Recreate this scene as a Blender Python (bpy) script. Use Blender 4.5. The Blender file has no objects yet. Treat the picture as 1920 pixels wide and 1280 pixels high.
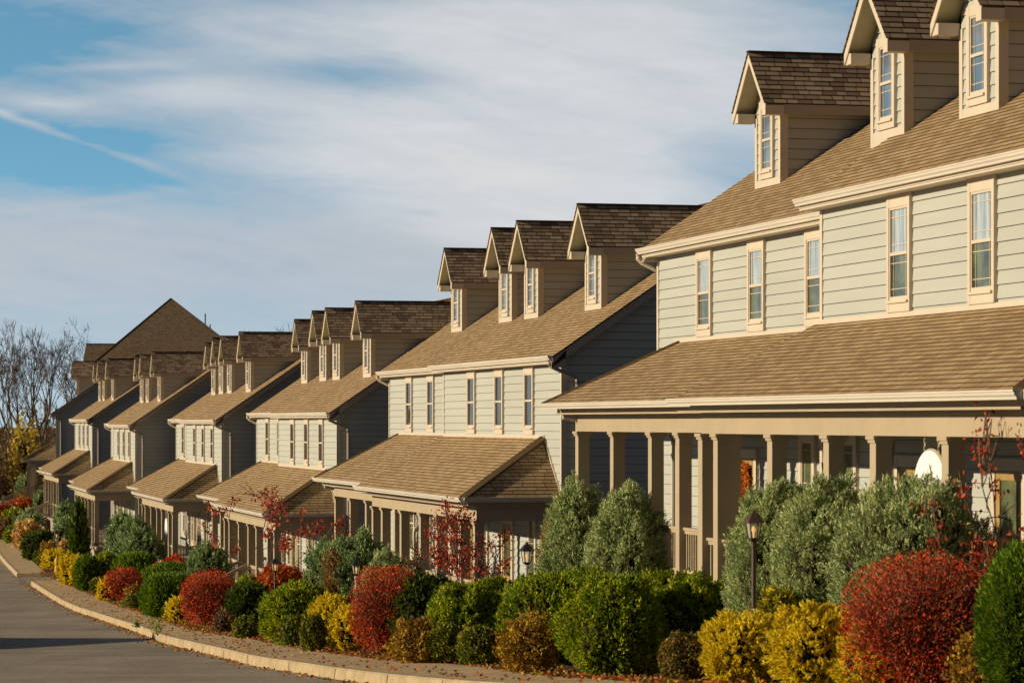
import bpy, math, random
import numpy as np
from mathutils import Vector, Matrix

R = math.radians
scene = bpy.context.scene
COL = scene.collection

# ------------------------------------------------------------------ camera
FPX, CX, HY = 5600.0, 960.0, 791.0          # focal length, centre and horizon of the 1920 px photograph
cam = bpy.data.cameras.new('camera')
cam.sensor_width = 36.0
cam.lens = FPX / 1920.0 * 36.0
cam.shift_y = (HY - 640.0) / 1920.0
cam.clip_start = 1.0
cam.clip_end = 6000.0
cam.dof.use_dof = True
cam.dof.focus_distance = 78.0
cam.dof.aperture_fstop = 4.5
camo = bpy.data.objects.new('camera', cam)
camo.location = (0, 0, 0)
camo.rotation_euler = (R(90), 0, 0)
COL.objects.link(camo)
scene.camera = camo

# ------------------------------------------------------------------ sun, sky, exposure
SUN_EL, SUN_AZ = 14.6, 262.0
sd = Vector((math.sin(R(SUN_AZ)) * math.cos(R(SUN_EL)), math.cos(R(SUN_AZ)) * math.cos(R(SUN_EL)), math.sin(R(SUN_EL))))
sun = bpy.data.lights.new('sun', 'SUN')
sun.energy = 5.0
sun.angle = R(0.5)
sun.color = (1.0, 0.84, 0.60)
suno = bpy.data.objects.new('sun', sun)
suno.rotation_euler = sd.to_track_quat('Z', 'Y').to_euler()
suno.location = (-60, 40, 60)
COL.objects.link(suno)

scene.view_settings.view_transform = 'Standard'
scene.view_settings.look = 'None'
scene.view_settings.exposure = 0.0
scene.view_settings.gamma = 1.0
scene.render.engine = 'CYCLES'
scene.cycles.max_bounces = 6
scene.cycles.diffuse_bounces = 2
scene.cycles.transparent_max_bounces = 8
scene.cycles.use_denoising = True


class NT:
    """small helper to write node trees"""
    def __init__(s, tree):
        s.t = tree
        s.n = tree.nodes
        s.l = tree.links

    def node(s, typ, **kw):
        n = s.n.new(typ)
        for k, v in kw.items():
            setattr(n, k, v)
        return n

    def put(s, sock, v):
        if isinstance(v, bpy.types.NodeSocket):
            s.l.new(v, sock)
        elif v is not None:
            sock.default_value = v

    def m(s, op, a, b=None, c=None, clamp=False):
        n = s.node('ShaderNodeMath', operation=op, use_clamp=clamp)
        s.put(n.inputs[0], a)
        if b is not None: s.put(n.inputs[1], b)
        if c is not None: s.put(n.inputs[2], c)
        return n.outputs[0]

    def vm(s, op, a, b=None):
        n = s.node('ShaderNodeVectorMath', operation=op)
        s.put(n.inputs[0], a)
        if b is not None: s.put(n.inputs[1], b)
        return n.outputs[0]

    def mix(s, f, a, b, blend='MIX'):
        n = s.node('ShaderNodeMix', data_type='RGBA', blend_type=blend)
        n.clamp_factor = True
        s.put(n.inputs[0], f)
        s.put(n.inputs[6], (*a, 1) if isinstance(a, tuple) and len(a) == 3 else a)
        s.put(n.inputs[7], (*b, 1) if isinstance(b, tuple) and len(b) == 3 else b)
        return n.outputs[2]

    def xyz(s, x, y, z):
        n = s.node('ShaderNodeCombineXYZ')
        s.put(n.inputs[0], x); s.put(n.inputs[1], y); s.put(n.inputs[2], z)
        return n.outputs[0]

    def noise(s, vec, scale, detail=4, rough=0.55, dist=0.0):
        n = s.node('ShaderNodeTexNoise')
        if vec is not None: s.put(n.inputs['Vector'], vec)
        n.inputs['Scale'].default_value = scale
        n.inputs['Detail'].default_value = detail
        n.inputs['Roughness'].default_value = rough
        n.inputs['Distortion'].default_value = dist
        return n.outputs['Fac']

    def ramp(s, fac, stops):
        n = s.node('ShaderNodeValToRGB')
        e = n.color_ramp.elements
        while len(e) < len(stops): e.new(0.5)
        for i, (p, c) in enumerate(stops):
            e[i].position = p
            e[i].color = (*c, 1) if len(c) == 3 else c
        s.put(n.inputs[0], fac)
        return n.outputs[0]

    def sstep(s, x, a, b):
        n = s.node('ShaderNodeMapRange', interpolation_type='SMOOTHSTEP')
        s.put(n.inputs[0], x)
        n.inputs[1].default_value = a; n.inputs[2].default_value = b
        n.inputs[3].default_value = 0.0; n.inputs[4].default_value = 1.0
        return n.outputs[0]


world = bpy.data.worlds.new('World')
scene.world = world
world.use_nodes = True
W = NT(world.node_tree)
W.n.clear()
wout = W.node('ShaderNodeOutputWorld')
bg = W.node('ShaderNodeBackground')
bg.inputs['Strength'].default_value = 0.05
W.l.new(bg.outputs[0], wout.inputs[0])
tc = W.node('ShaderNodeTexCoord')
sep = W.node('ShaderNodeSeparateXYZ')
W.l.new(tc.outputs['Generated'], sep.inputs[0])
dx, dy, dz = sep.outputs
# the low strip of sky is read from higher up the dome, where it is bluer
skyvec = W.vm('NORMALIZE', W.xyz(dx, dy, W.m('ADD', W.m('MULTIPLY', dz, 3.2), 0.16)))
sky = W.node('ShaderNodeTexSky', sky_type='NISHITA', sun_disc=False)
sky.sun_elevation = R(SUN_EL)
sky.sun_rotation = R(SUN_AZ)
sky.altitude = 200
sky.air_density = 1.0
sky.dust_density = 0.4
sky.ozone_density = 2.5
W.l.new(skyvec, sky.inputs['Vector'])
# bearing and height of the view direction in the northern sky (a flat chart of the clouds, at infinity)
dyc = W.m('MAXIMUM', dy, 0.05)
sx = W.m('ADD', W.m('MULTIPLY', W.m('DIVIDE', dx, dyc), 5.6), 0.96)
sy = W.m('SUBTRACT', 0.791, W.m('MULTIPLY', W.m('DIVIDE', dz, dyc), 5.6))


def blob(x0, y0, rx, ry, rot=0.0):
    c, s_ = math.cos(R(rot)), math.sin(R(rot))
    ax = W.m('SUBTRACT', sx, x0); ay = W.m('SUBTRACT', sy, y0)
    u = W.m('MULTIPLY', W.m('ADD', W.m('MULTIPLY', ax, c), W.m('MULTIPLY', ay, s_)), 1.0 / rx)
    v = W.m('MULTIPLY', W.m('SUBTRACT', W.m('MULTIPLY', ay, c), W.m('MULTIPLY', ax, s_)), 1.0 / ry)
    q = W.m('ADD', W.m('MULTIPLY', u, u), W.m('MULTIPLY', v, v))
    return W.m('POWER', 2.718, W.m('MULTIPLY', q, -1.0))


warp = W.noise(W.xyz(W.m('MULTIPLY', sx, 2.0), W.m('MULTIPLY', sy, 5.0), 3.1), 1.3, 3)
n1 = W.noise(W.xyz(W.m('ADD', W.m('MULTIPLY', sx, 1.5), W.m('MULTIPLY', warp, 0.5)),
                   W.m('ADD', W.m('MULTIPLY', sy, 9.0), W.m('MULTIPLY', sx, -1.6)), 0.0), 1.7, 8, 0.6, 0.4)
n2 = W.noise(W.xyz(W.m('MULTIPLY', sx, 3.8), W.m('ADD', W.m('MULTIPLY', sy, 19.0), W.m('MULTIPLY', warp, 2.0)), 7.7), 2.0, 7, 0.62, 0.3)
acc = None
for amp, args in ((1.25, (0.90, 0.34, 0.44, 0.13, 12)), (0.85, (1.28, 0.16, 0.5, 0.22, 5)), (0.3, (0.55, 0.03, 0.5, 0.05, 2)), (0.55, (0.10, 0.195, 0.16, 0.028, 6)),
                  (0.45, (0.34, 0.175, 0.14, 0.028, 4)), (0.30, (0.20, 0.125, 0.14, 0.010, -2)), (0.25, (0.42, 0.30, 0.16, 0.03, 6)),
                  (0.42, (0.95, 0.10, 0.4, 0.10, 8)), (0.38, (0.42, 0.12, 0.32, 0.08, 3)), (0.25, (1.05, 0.02, 0.3, 0.05, 0)),
                  (-0.42, (0.66, 0.140, 0.2, 0.03, 4)), (-0.3, (0.12, 0.30, 0.2, 0.05, 8)), (-0.3, (0.1, 0.07, 0.25, 0.05, 0)), (-0.35, (0.27, 0.265, 0.12, 0.022, 4)), (-0.25, (0.80, 0.398, 0.05, 0.009, 4)),
                  (-0.25, (1.36, 0.30, 0.14, 0.06, 10))):
    t = W.m('MULTIPLY', blob(*args), amp)
    acc = t if acc is None else W.m('ADD', acc, t)
# the old contrail and a fainter one below it
line1 = W.m('ADD', W.m('SUBTRACT', sy, W.m('ADD', 0.212, W.m('MULTIPLY', sx, 0.35))), W.m('MULTIPLY', W.m('SUBTRACT', n2, 0.5), 0.016))
trail1 = W.m('MULTIPLY', W.m('POWER', 2.718, W.m('MULTIPLY', W.m('POWER', W.m('DIVIDE', line1, 0.0085), 2.0), -1.0)), W.m('SUBTRACT', 1.0, W.sstep(sx, 0.14, 0.46)))
line2 = W.m('SUBTRACT', sy, W.m('SUBTRACT', 0.398, W.m('MULTIPLY', sx, 0.115)))
trail2 = W.m('MULTIPLY', W.m('POWER', 2.718, W.m('MULTIPLY', W.m('POWER', W.m('DIVIDE', line2, 0.008), 2.0), -1.0)), W.m('SUBTRACT', 1.0, W.sstep(sx, 0.25, 0.36)))
acc = W.m('ADD', acc, W.m('ADD', W.m('MULTIPLY', trail1, 0.5), W.m('MULTIPLY', trail2, 0.3)))
low = W.m('MULTIPLY', W.sstep(W.m('SUBTRACT', sy, W.m('MULTIPLY', sx, 0.05)), 0.30, 0.46), 1.15)
low = W.m('SUBTRACT', low, W.m('MULTIPLY', W.sstep(sy, 0.46, 0.66), 0.38))
cover = W.m('ADD', W.m('ADD', acc, low), W.m('ADD', W.m('MULTIPLY', W.m('SUBTRACT', n1, 0.45), 0.9), W.m('MULTIPLY', W.m('SUBTRACT', n2, 0.5), 0.62)))
cover = W.m('SUBTRACT', 1.0, W.m('POWER', 2.718, W.m('MULTIPLY', W.m('MAXIMUM', cover, 0.03), -1.55)))
cover = W.m('MULTIPLY', cover, W.m('MULTIPLY', W.sstep(dy, 0.25, 0.7), W.m('SUBTRACT', 1.0, W.sstep(dz, 0.2, 0.5))))
bright = W.sstep(acc, 0.25, 0.95)
cloudcol = W.mix(bright, (10.3, 10.8, 11.6), (14.4, 14.2, 14.2))
front = W.m('MULTIPLY', W.sstep(dy, 0.25, 0.7), W.m('SUBTRACT', 1.0, W.sstep(dz, 0.2, 0.5)))
clear = W.mix(front, sky.outputs[0], W.mix(1.0, sky.outputs[0], (3.5, 5.0, 4.3), 'MULTIPLY'))
tone = W.m('ADD', 1.0, W.m('ADD', W.m('MULTIPLY', W.m('SUBTRACT', n1, 0.5), 0.22), W.m('MULTIPLY', W.m('SUBTRACT', n2, 0.5), 0.10)))
cloudcol = W.mix(1.0, cloudcol, W.xyz(tone, tone, W.m('ADD', W.m('MULTIPLY', tone, 0.7), 0.3)), 'MULTIPLY')
W.l.new(W.mix(cover, clear, cloudcol), bg.inputs['Color'])


# ------------------------------------------------------------------ ground height
_gy = np.arange(-200, 3000, 2.0)
_gz = np.interp(_gy, [-200, 20, 30, 36, 40, 44, 48, 52, 60, 75, 85, 100, 115, 130, 145, 170, 200, 230, 270, 3000],
                [-2.9, -2.9, -2.95, -3.2, -3.5, -3.8, -4.05, -4.3, -4.65, -5.4, -5.85, -6.5, -7.1, -7.35, -7.5, -7.7, -7.5, -7.2, -7.0, -7.0])
_k = np.ones(7) / 7
_gz = np.convolve(np.pad(_gz, 3, mode='edge'), _k, 'valid')


def zg(y):
    return float(np.interp(y, _gy, _gz))


def ground_depth(py):
    """distance at which the ground shows at pixel row py"""
    ys = np.arange(32, 330, 0.25)
    zs = np.interp(ys, _gy, _gz)
    rows = HY - FPX * zs / ys
    return float(np.interp(-py, -rows, ys))


def gpt(px, py):
    y = ground_depth(py)
    return ((px - CX) / FPX * y, y)


# ------------------------------------------------------------------ mesh helpers
def tag(o, label=None, cat=None, group=None, kind=None):
    if label: o['label'] = label
    if cat: o['category'] = cat
    if group: o['group'] = group
    if kind: o['kind'] = kind
    return o


def empty(name, loc, rz=0.0, parent=None):
    o = bpy.data.objects.new(name, None)
    o.empty_display_size = 0.3
    o.location = loc
    o.rotation_euler = (0, 0, rz)
    o.parent = parent
    COL.objects.link(o)
    return o


class MB:
    def __init__(s):
        s.v = []; s.f = []; s.mi = []; s.uv = []

    def face(s, pts, mi=0, uv=None):
        i = len(s.v)
        s.v += [tuple(p) for p in pts]
        s.f.append(tuple(range(i, i + len(pts))))
        s.mi.append(mi)
        s.uv += uv if uv else [(0.0, 0.0)] * len(pts)

    def box(s, x0, x1, y0, y1, z0, z1, mi=0):
        a = [(x0, y0, z0), (x1, y0, z0), (x1, y1, z0), (x0, y1, z0), (x0, y0, z1), (x1, y0, z1), (x1, y1, z1), (x0, y1, z1)]
        for q in ((0, 3, 2, 1), (4, 5, 6, 7), (0, 1, 5, 4), (1, 2, 6, 5), (2, 3, 7, 6), (3, 0, 4, 7)):
            s.face([a[i] for i in q], mi, [(a[i][0] + a[i][1], a[i][2]) for i in q])

    def extrude(s, prof, a, b, mi=0):
        """profile points (3D at a) swept by vector b-a"""
        d = Vector(b) - Vector(a)
        p0 = [Vector(p) for p in prof]
        p1 = [p + d for p in p0]
        n = len(p0)
        for i in range(n):
            j = (i + 1) % n
            s.face([p0[i], p0[j], p1[j], p1[i]], mi)
        s.face(p0[::-1], mi); s.face(p1, mi)

    def beam(s, a, b, w, h, mi=0, up=(0, 0, 1)):
        a = Vector(a); b = Vector(b)
        d = (b - a).normalized()
        side = d.cross(Vector(up)).normalized()
        u = side.cross(d).normalized()
        prof = [a + side * (w / 2) * sx_ + u * (h / 2) * sz_ for sx_, sz_ in ((-1, -1), (1, -1), (1, 1), (-1, 1))]
        s.extrude(prof, a, b, mi)

    def tube(s, pts, r, n=8, mi=0, cap=True):
        pts = [Vector(p) for p in pts]
        rs = r if isinstance(r, (list, tuple)) else [r] * len(pts)
        rings = []
        for i, p in enumerate(pts):
            d = (pts[min(i + 1, len(pts) - 1)] - pts[max(i - 1, 0)]).normalized()
            ref = Vector((0, 0, 1)) if abs(d.z) < 0.9 else Vector((1, 0, 0))
            a = d.cross(ref).normalized(); b = a.cross(d)
            rings.append([p + (a * math.cos(2 * math.pi * k / n) + b * math.sin(2 * math.pi * k / n)) * rs[i] for k in range(n)])
        for i in range(len(rings) - 1):
            for k in range(n):
                s.face([rings[i][k], rings[i][(k + 1) % n], rings[i + 1][(k + 1) % n], rings[i + 1][k]], mi)
        if cap:
            s.face(rings[0][::-1], mi); s.face(rings[-1], mi)

    def lathe(s, prof, n=12, c=(0, 0, 0), mi=0, rot=0.0):
        rings = [[(c[0] + r * math.cos(rot + 2 * math.pi * k / n), c[1] + r * math.sin(rot + 2 * math.pi * k / n), c[2] + z) for k in range(n)] for r, z in prof]
        for i in range(len(rings) - 1):
            for k in range(n):
                s.face([rings[i][k], rings[i][(k + 1) % n], rings[i + 1][(k + 1) % n], rings[i + 1][k]], mi)
        s.face(rings[0][::-1], mi); s.face(rings[-1], mi)

    def build(s, name, mats, parent=None, smooth=False, weld=False):
        me = bpy.data.meshes.new(name)
        me.from_pydata(s.v, [], s.f)
        for m_ in (mats if isinstance(mats, (list, tuple)) else [mats]):
            me.materials.append(m_)
        me.polygons.foreach_set('material_index', s.mi)
        uvl = me.uv_layers.new(name='UVMap')
        uvl.data.foreach_set('uv', np.array(s.uv, dtype=np.float32).ravel())
        if smooth:
            me.polygons.foreach_set('use_smooth', [True] * len(s.f))
        me.update()
        if weld:
            import bmesh
            bm = bmesh.new(); bm.from_mesh(me)
            bmesh.ops.remove_doubles(bm, verts=bm.verts, dist=1e-4)
            bm.to_mesh(me); bm.free()
        o = bpy.data.objects.new(name, me)
        o.parent = parent
        COL.objects.link(o)
        return o


def np_obj(name, verts, counts, mats, parent=None, mi=None):
    """mesh from a vertex array used in order; counts = corners of each face"""
    verts = np.asarray(verts, dtype=np.float32).reshape(-1, 3)
    counts = np.asarray(counts, dtype=np.int32)
    me = bpy.data.meshes.new(name)
    me.vertices.add(len(verts))
    me.vertices.foreach_set('co', verts.ravel())
    me.loops.add(int(counts.sum()))
    me.loops.foreach_set('vertex_index', np.arange(int(counts.sum()), dtype=np.int32))
    me.polygons.add(len(counts))
    me.polygons.foreach_set('loop_start', np.concatenate(([0], np.cumsum(counts)[:-1])).astype(np.int32))
    me.polygons.foreach_set('loop_total', counts)
    for m_ in (mats if isinstance(mats, (list, tuple)) else [mats]):
        me.materials.append(m_)
    if mi is not None:
        me.polygons.foreach_set('material_index', np.asarray(mi, dtype=np.int32))
    me.update(calc_edges=True)
    o = bpy.data.objects.new(name, me)
    o.parent = parent
    COL.objects.link(o)
    return o


def copy_tree(o, parent=None):
    c = o.copy()
    COL.objects.link(c)
    c.parent = parent
    for ch in list(o.children):
        copy_tree(ch, c)
    return c


# ------------------------------------------------------------------ materials
def mat(name, col, rough=0.7, var=0.0, scale=3.0, bump=0.0, bscale=40.0, spec=0.3, metal=0.0, col2=None, coord='Object', stretch=(1, 1, 1)):
    m = bpy.data.materials.new(name)
    m.use_nodes = True
    T = NT(m.node_tree)
    b = T.n['Principled BSDF']
    b.inputs['Roughness'].default_value = rough
    b.inputs['Specular IOR Level'].default_value = spec
    b.inputs['Metallic'].default_value = metal
    c = T.node('ShaderNodeTexCoord').outputs[coord]
    mp = T.vm('MULTIPLY', c, stretch)
    if var > 0:
        c2 = col2 or tuple(x * (1 - var) for x in col)
        f = T.sstep(T.noise(mp, scale, 6, 0.6), 0.3, 0.7)
        T.l.new(T.mix(f, col, c2), b.inputs['Base Color'])
    else:
        b.inputs['Base Color'].default_value = (*col, 1)
    if bump > 0:
        bn = T.node('ShaderNodeBump')
        bn.inputs['Strength'].default_value = bump
        bn.inputs['Distance'].default_value = 0.01
        T.l.new(T.noise(mp, bscale, 5, 0.6), bn.inputs['Height'])
        T.l.new(bn.outputs[0], b.inputs['Normal'])
    return m


def shingle_mat(name, ca, cb, cc):
    m = bpy.data.materials.new(name)
    m.use_nodes = True
    T = NT(m.node_tree)
    b = T.n['Principled BSDF']
    b.inputs['Roughness'].default_value = 0.9
    b.inputs['Specular IOR Level'].default_value = 0.15
    uv = T.node('ShaderNodeUVMap').outputs[0]
    s = T.node('ShaderNodeSeparateXYZ'); T.l.new(uv, s.inputs[0])
    row = T.m('FLOOR', T.m('DIVIDE', s.outputs[1], 0.14))
    # tabs of uneven width: each row is shifted and gently warped
    wn = T.node('ShaderNodeTexWhiteNoise', noise_dimensions='1D'); T.l.new(row, wn.inputs['W'])
    u = T.m('ADD', s.outputs[0], T.m('MULTIPLY', wn.outputs[0], 7.0))
    u2 = T.m('ADD', u, T.m('MULTIPLY', T.noise(T.xyz(u, row, 0.0), 1.9, 1), 0.35))
    br = T.node('ShaderNodeTexBrick', offset=0.5, squash=1.0)
    T.l.new(T.xyz(u2, s.outputs[1], 0.0), br.inputs['Vector'])
    br.inputs['Scale'].default_value = 1.0
    br.inputs['Brick Width'].default_value = 0.27
    br.inputs['Row Height'].default_value = 0.14
    br.inputs['Mortar Size'].default_value = 0.009
    br.inputs['Mortar Smooth'].default_value = 0.2
    br.inputs['Bias'].default_value = 0.0
    br.inputs['Color1'].default_value = (0, 0, 0, 1)
    br.inputs['Color2'].default_value = (1, 1, 1, 1)
    br.inputs['Mortar'].default_value = (0.5, 0.5, 0.5, 1)
    grain = T.noise(T.xyz(s.outputs[0], s.outputs[1], 0.0), 60.0, 3)
    big = T.noise(T.node('ShaderNodeTexCoord').outputs['Object'], 0.55, 4)
    f = T.m('ADD', T.m('MULTIPLY', br.outputs['Color'], 0.62), T.m('ADD', T.m('MULTIPLY', T.m('SUBTRACT', grain, 0.5), 0.9), T.m('MULTIPLY', T.m('SUBTRACT', big, 0.35), 0.5)))
    col = T.ramp(f, [(0.05, ca), (0.45, cb), (0.95, cc)])
    col = T.mix(br.outputs['Fac'], col, tuple(x * 0.3 for x in ca))
    T.l.new(col, b.inputs['Base Color'])
    bn = T.node('ShaderNodeBump')
    bn.inputs['Strength'].default_value = 0.5
    bn.inputs['Distance'].default_value = 0.010
    h = T.m('ADD', T.m('MULTIPLY', br.outputs['Color'], 0.45), T.m('SUBTRACT', T.m('MULTIPLY', grain, 0.5), br.outputs['Fac']))
    T.l.new(h, bn.inputs['Height'])
    T.l.new(bn.outputs[0], b.inputs['Normal'])
    return m


def leaf_mat(name, stops, rough=0.6, trans=0.3, patch=0.25):
    m = bpy.data.materials.new(name)
    m.use_nodes = True
    T = NT(m.node_tree)
    b = T.n['Principled BSDF']
    b.inputs['Roughness'].default_value = rough
    b.inputs['Specular IOR Level'].default_value = 0.25
    g = T.node('ShaderNodeNewGeometry')
    n = T.noise(T.node('ShaderNodeTexCoord').outputs['Object'], 2.6, 3)
    f = T.m('ADD', g.outputs['Random Per Island'], T.m('MULTIPLY', T.m('SUBTRACT', n, 0.5), 4 * patch))
    col = T.ramp(f, stops)
    T.l.new(col, b.inputs['Base Color'])
    tr = T.node('ShaderNodeBsdfTranslucent')
    T.l.new(col, tr.inputs['Color'])
    mx = T.node('ShaderNodeMixShader')
    mx.inputs[0].default_value = trans
    T.l.new(b.outputs[0], mx.inputs[1]); T.l.new(tr.outputs[0], mx.inputs[2])
    T.l.new(mx.outputs[0], T.n['Material Output'].inputs[0])
    return m


def glass_mat(name, ca, cb, scale=1.2, spec=0.9):
    m = mat(name, ca, 0.06, 0.5, scale, spec=spec, col2=cb)
    return m


SIDING = mat('sage_siding', (0.455, 0.465, 0.415), 0.75, 0.10, 0.8, 0.12, 30, stretch=(0.25, 0.25, 2.5))
GAP_SHADE = mat('gap_shade', (0.11, 0.105, 0.085), 0.9)  # dark colour standing in for the shadow line under each siding board
TRIM = mat('cream_trim', (0.60, 0.52, 0.405), 0.6, 0.06, 2.0)
GUTTER = mat('cream_gutter', (0.68, 0.62, 0.52), 0.45, 0.10, 1.5, stretch=(0.4, 3, 3))
FASCIA = mat('taupe_fascia', (0.42, 0.35, 0.28), 0.6, 0.08, 2.0)
POST = mat('beige_post', (0.44, 0.352, 0.23), 0.65, 0.10, 1.2)
SOFFIT = mat('ochre_soffit', (0.50, 0.44, 0.27), 0.7, 0.15, 4.0, stretch=(8, 0.6, 0.6))
CEIL = mat('porch_ceiling', (0.40, 0.33, 0.22), 0.8)
DECK = mat('deck_boards', (0.40, 0.34, 0.26), 0.8, 0.2, 2.0)
SHING = shingle_mat('brown_shingles', (0.315, 0.207, 0.105), (0.445, 0.303, 0.157), (0.56, 0.40, 0.222))
SHING_D = shingle_mat('dark_brown_shingles', (0.20, 0.135, 0.08), (0.46, 0.325, 0.20), (0.64, 0.47, 0.30))
GLASS_U = mat('curtained_glass', (0.50, 0.56, 0.58), 0.06, 0.5, 2.4, spec=0.9, col2=(0.20, 0.27, 0.33), stretch=(5, 5, 0.35))
GLASS_L = glass_mat('dark_glass', (0.035, 0.045, 0.03), (0.14, 0.17, 0.08), 2.2)  # greenish tree reflections are painted into the pane colour
GLASS_S = glass_mat('screened_glass', (0.045, 0.04, 0.035), (0.085, 0.075, 0.06), 1.5, 0.25)
GLASS_D = glass_mat('dormer_glass', (0.09, 0.13, 0.18), (0.25, 0.31, 0.38), 1.2)  # bluish sky reflection is painted into the dormer pane colour
DOORM = mat('ochre_door', (0.40, 0.25, 0.09), 0.5, 0.2, 3.0)
METAL = mat('black_iron', (0.022, 0.017, 0.015), 0.45, 0.3, 6.0, spec=0.5)
RUST = mat('brown_iron', (0.075, 0.042, 0.030), 0.55, 0.3, 6.0, spec=0.5)
WHITEP = mat('white_post', (0.50, 0.47, 0.44), 0.6, 0.15, 5.0)
SIGNW = mat('white_sign', (0.86, 0.84, 0.84), 0.5, 0.05, 6.0)
CONC = mat('tan_concrete', (0.70, 0.50, 0.275), 0.95, 0.28, 1.3, 0.35, 90, spec=0.15)
CURBM = mat('cream_curb', (0.50, 0.385, 0.23), 0.9, 0.3, 2.2, 0.4, 60, spec=0.15)
MULCH = mat('bark_mulch', (0.075, 0.04, 0.024), 1.0, 0.7, 5.0, 1.0, 30, spec=0.1, col2=(0.16, 0.09, 0.05))
EARTH = mat('dry_grass_earth', (0.10, 0.075, 0.04), 1.0, 0.6, 0.15, 0.5, 8, spec=0.1, col2=(0.15, 0.12, 0.05))
BARK = mat('grey_bark', (0.18, 0.125, 0.085), 0.95, 0.4, 6.0, spec=0.1)
TWIGR = mat('reddish_stem', (0.30, 0.15, 0.085), 0.9, 0.5, 9.0, spec=0.1)
TWIG = mat('brown_twig', (0.17, 0.105, 0.065), 0.95, 0.4, 6.0, spec=0.1)
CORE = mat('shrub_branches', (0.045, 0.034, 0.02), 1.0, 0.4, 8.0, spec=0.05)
HYD = mat('yellow_hydrant_paint', (0.75, 0.46, 0.02), 0.45, 0.15, 6.0)
BRICK = mat('red_brick_steps', (0.27, 0.085, 0.05), 0.9, 0.3, 6.0)


def asphalt_mat():
    m = bpy.data.materials.new('worn_asphalt')
    m.use_nodes = True
    T = NT(m.node_tree)
    b = T.n['Principled BSDF']
    b.inputs['Roughness'].default_value = 0.95
    b.inputs['Specular IOR Level'].default_value = 0.15
    c = T.node('ShaderNodeTexCoord').outputs['Object']
    g = T.noise(c, 11.0, 7, 0.8)
    p = T.noise(T.vm('MULTIPLY', c, (0.5, 0.12, 1.0)), 1.0, 5, 0.6)
    st = T.noise(T.vm('MULTIPLY', c, (0.3, 1.1, 1.0)), 1.0, 4, 0.65, 0.2)
    f = T.m('ADD', T.m('MULTIPLY', g, 0.62), T.m('ADD', T.m('MULTIPLY', p, 0.24), T.m('MULTIPLY', st, 0.30)))
    T.l.new(T.ramp(f, [(0.42, (0.13, 0.105, 0.078)), (0.56, (0.34, 0.28, 0.205)), (0.72, (0.54, 0.45, 0.34))]), b.inputs['Base Color'])
    bn = T.node('ShaderNodeBump')
    bn.inputs['Strength'].default_value = 0.7
    bn.inputs['Distance'].default_value = 0.012
    T.l.new(g, bn.inputs['Height'])
    T.l.new(bn.outputs[0], b.inputs['Normal'])
    return m


ASPH = asphalt_mat()

L_YEW = leaf_mat('yew_needles', [(0.0, (0.072, 0.128, 0.007)), (0.35, (0.163, 0.255, 0.012)), (0.75, (0.363, 0.459, 0.016)), (1.0, (0.876, 0.766, 0.024))], patch=0.22)
L_YEWB = leaf_mat('fresh_yew_needles', [(0.0, (0.039, 0.093, 0.006)), (0.4, (0.098, 0.193, 0.010)), (0.8, (0.196, 0.312, 0.014)), (1.0, (0.371, 0.421, 0.018))], patch=0.2)
L_YEWD = leaf_mat('dark_yew_needles', [(0.0, (0.027, 0.053, 0.008)), (0.4, (0.061, 0.108, 0.009)), (0.8, (0.122, 0.190, 0.017)), (1.0, (0.255, 0.298, 0.023))], patch=0.2)
L_JUN = leaf_mat('juniper_sprays', [(0.0, (0.098, 0.154, 0.048)), (0.35, (0.281, 0.366, 0.139)), (0.75, (0.563, 0.637, 0.282)), (1.0, (0.895, 0.920, 0.428))], patch=0.2)
L_JUND = leaf_mat('dark_juniper_sprays', [(0.0, (0.075, 0.135, 0.050)), (0.4, (0.188, 0.287, 0.110)), (0.8, (0.391, 0.515, 0.209)), (1.0, (0.660, 0.736, 0.295))], patch=0.2)
L_YEL = leaf_mat('golden_sprays', [(0.0, (0.50, 0.37, 0.015)), (0.3, (0.78, 0.59, 0.018)), (0.7, (0.90, 0.72, 0.022)), (1.0, (0.92, 0.78, 0.07))], trans=0.45, patch=0.15)
L_YELG = leaf_mat('olive_gold_sprays', [(0.0, (0.075, 0.090, 0.012)), (0.4, (0.210, 0.210, 0.014)), (0.75, (0.540, 0.435, 0.018)), (1.0, (0.900, 0.690, 0.024))], patch=0.25)
L_RED = leaf_mat('crimson_leaves', [(0.0, (0.198, 0.066, 0.019)), (0.4, (0.482, 0.082, 0.019)), (0.75, (0.920, 0.094, 0.025)), (1.0, (0.920, 0.111, 0.047))], trans=0.35, patch=0.15)
L_REDB = leaf_mat('russet_leaves', [(0.0, (0.176, 0.053, 0.017)), (0.4, (0.431, 0.095, 0.020)), (0.75, (0.706, 0.126, 0.023)), (1.0, (0.902, 0.252, 0.029))], trans=0.3, patch=0.15)
L_ORG = leaf_mat('amber_leaves', [(0.0, (0.112, 0.060, 0.013)), (0.35, (0.291, 0.155, 0.017)), (0.7, (0.470, 0.262, 0.023)), (1.0, (0.616, 0.428, 0.032))], patch=0.2)
L_BOX = leaf_mat('boxwood_leaves', [(0.0, (0.048, 0.077, 0.010)), (0.4, (0.133, 0.169, 0.017)), (0.75, (0.265, 0.301, 0.025)), (1.0, (0.583, 0.384, 0.037))], patch=0.22)
L_BOXR = leaf_mat('rust_tinged_boxwood', [(0.0, (0.045, 0.054, 0.012)), (0.4, (0.135, 0.128, 0.019)), (0.7, (0.300, 0.195, 0.030)), (1.0, (0.570, 0.285, 0.072))], patch=0.25)
L_PEACH = leaf_mat('peach_blooms', [(0.0, (0.390, 0.221, 0.060)), (0.4, (0.650, 0.390, 0.120)), (0.8, (0.858, 0.559, 0.216)), (1.0, (0.910, 0.650, 0.192))], patch=0.2)
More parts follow.
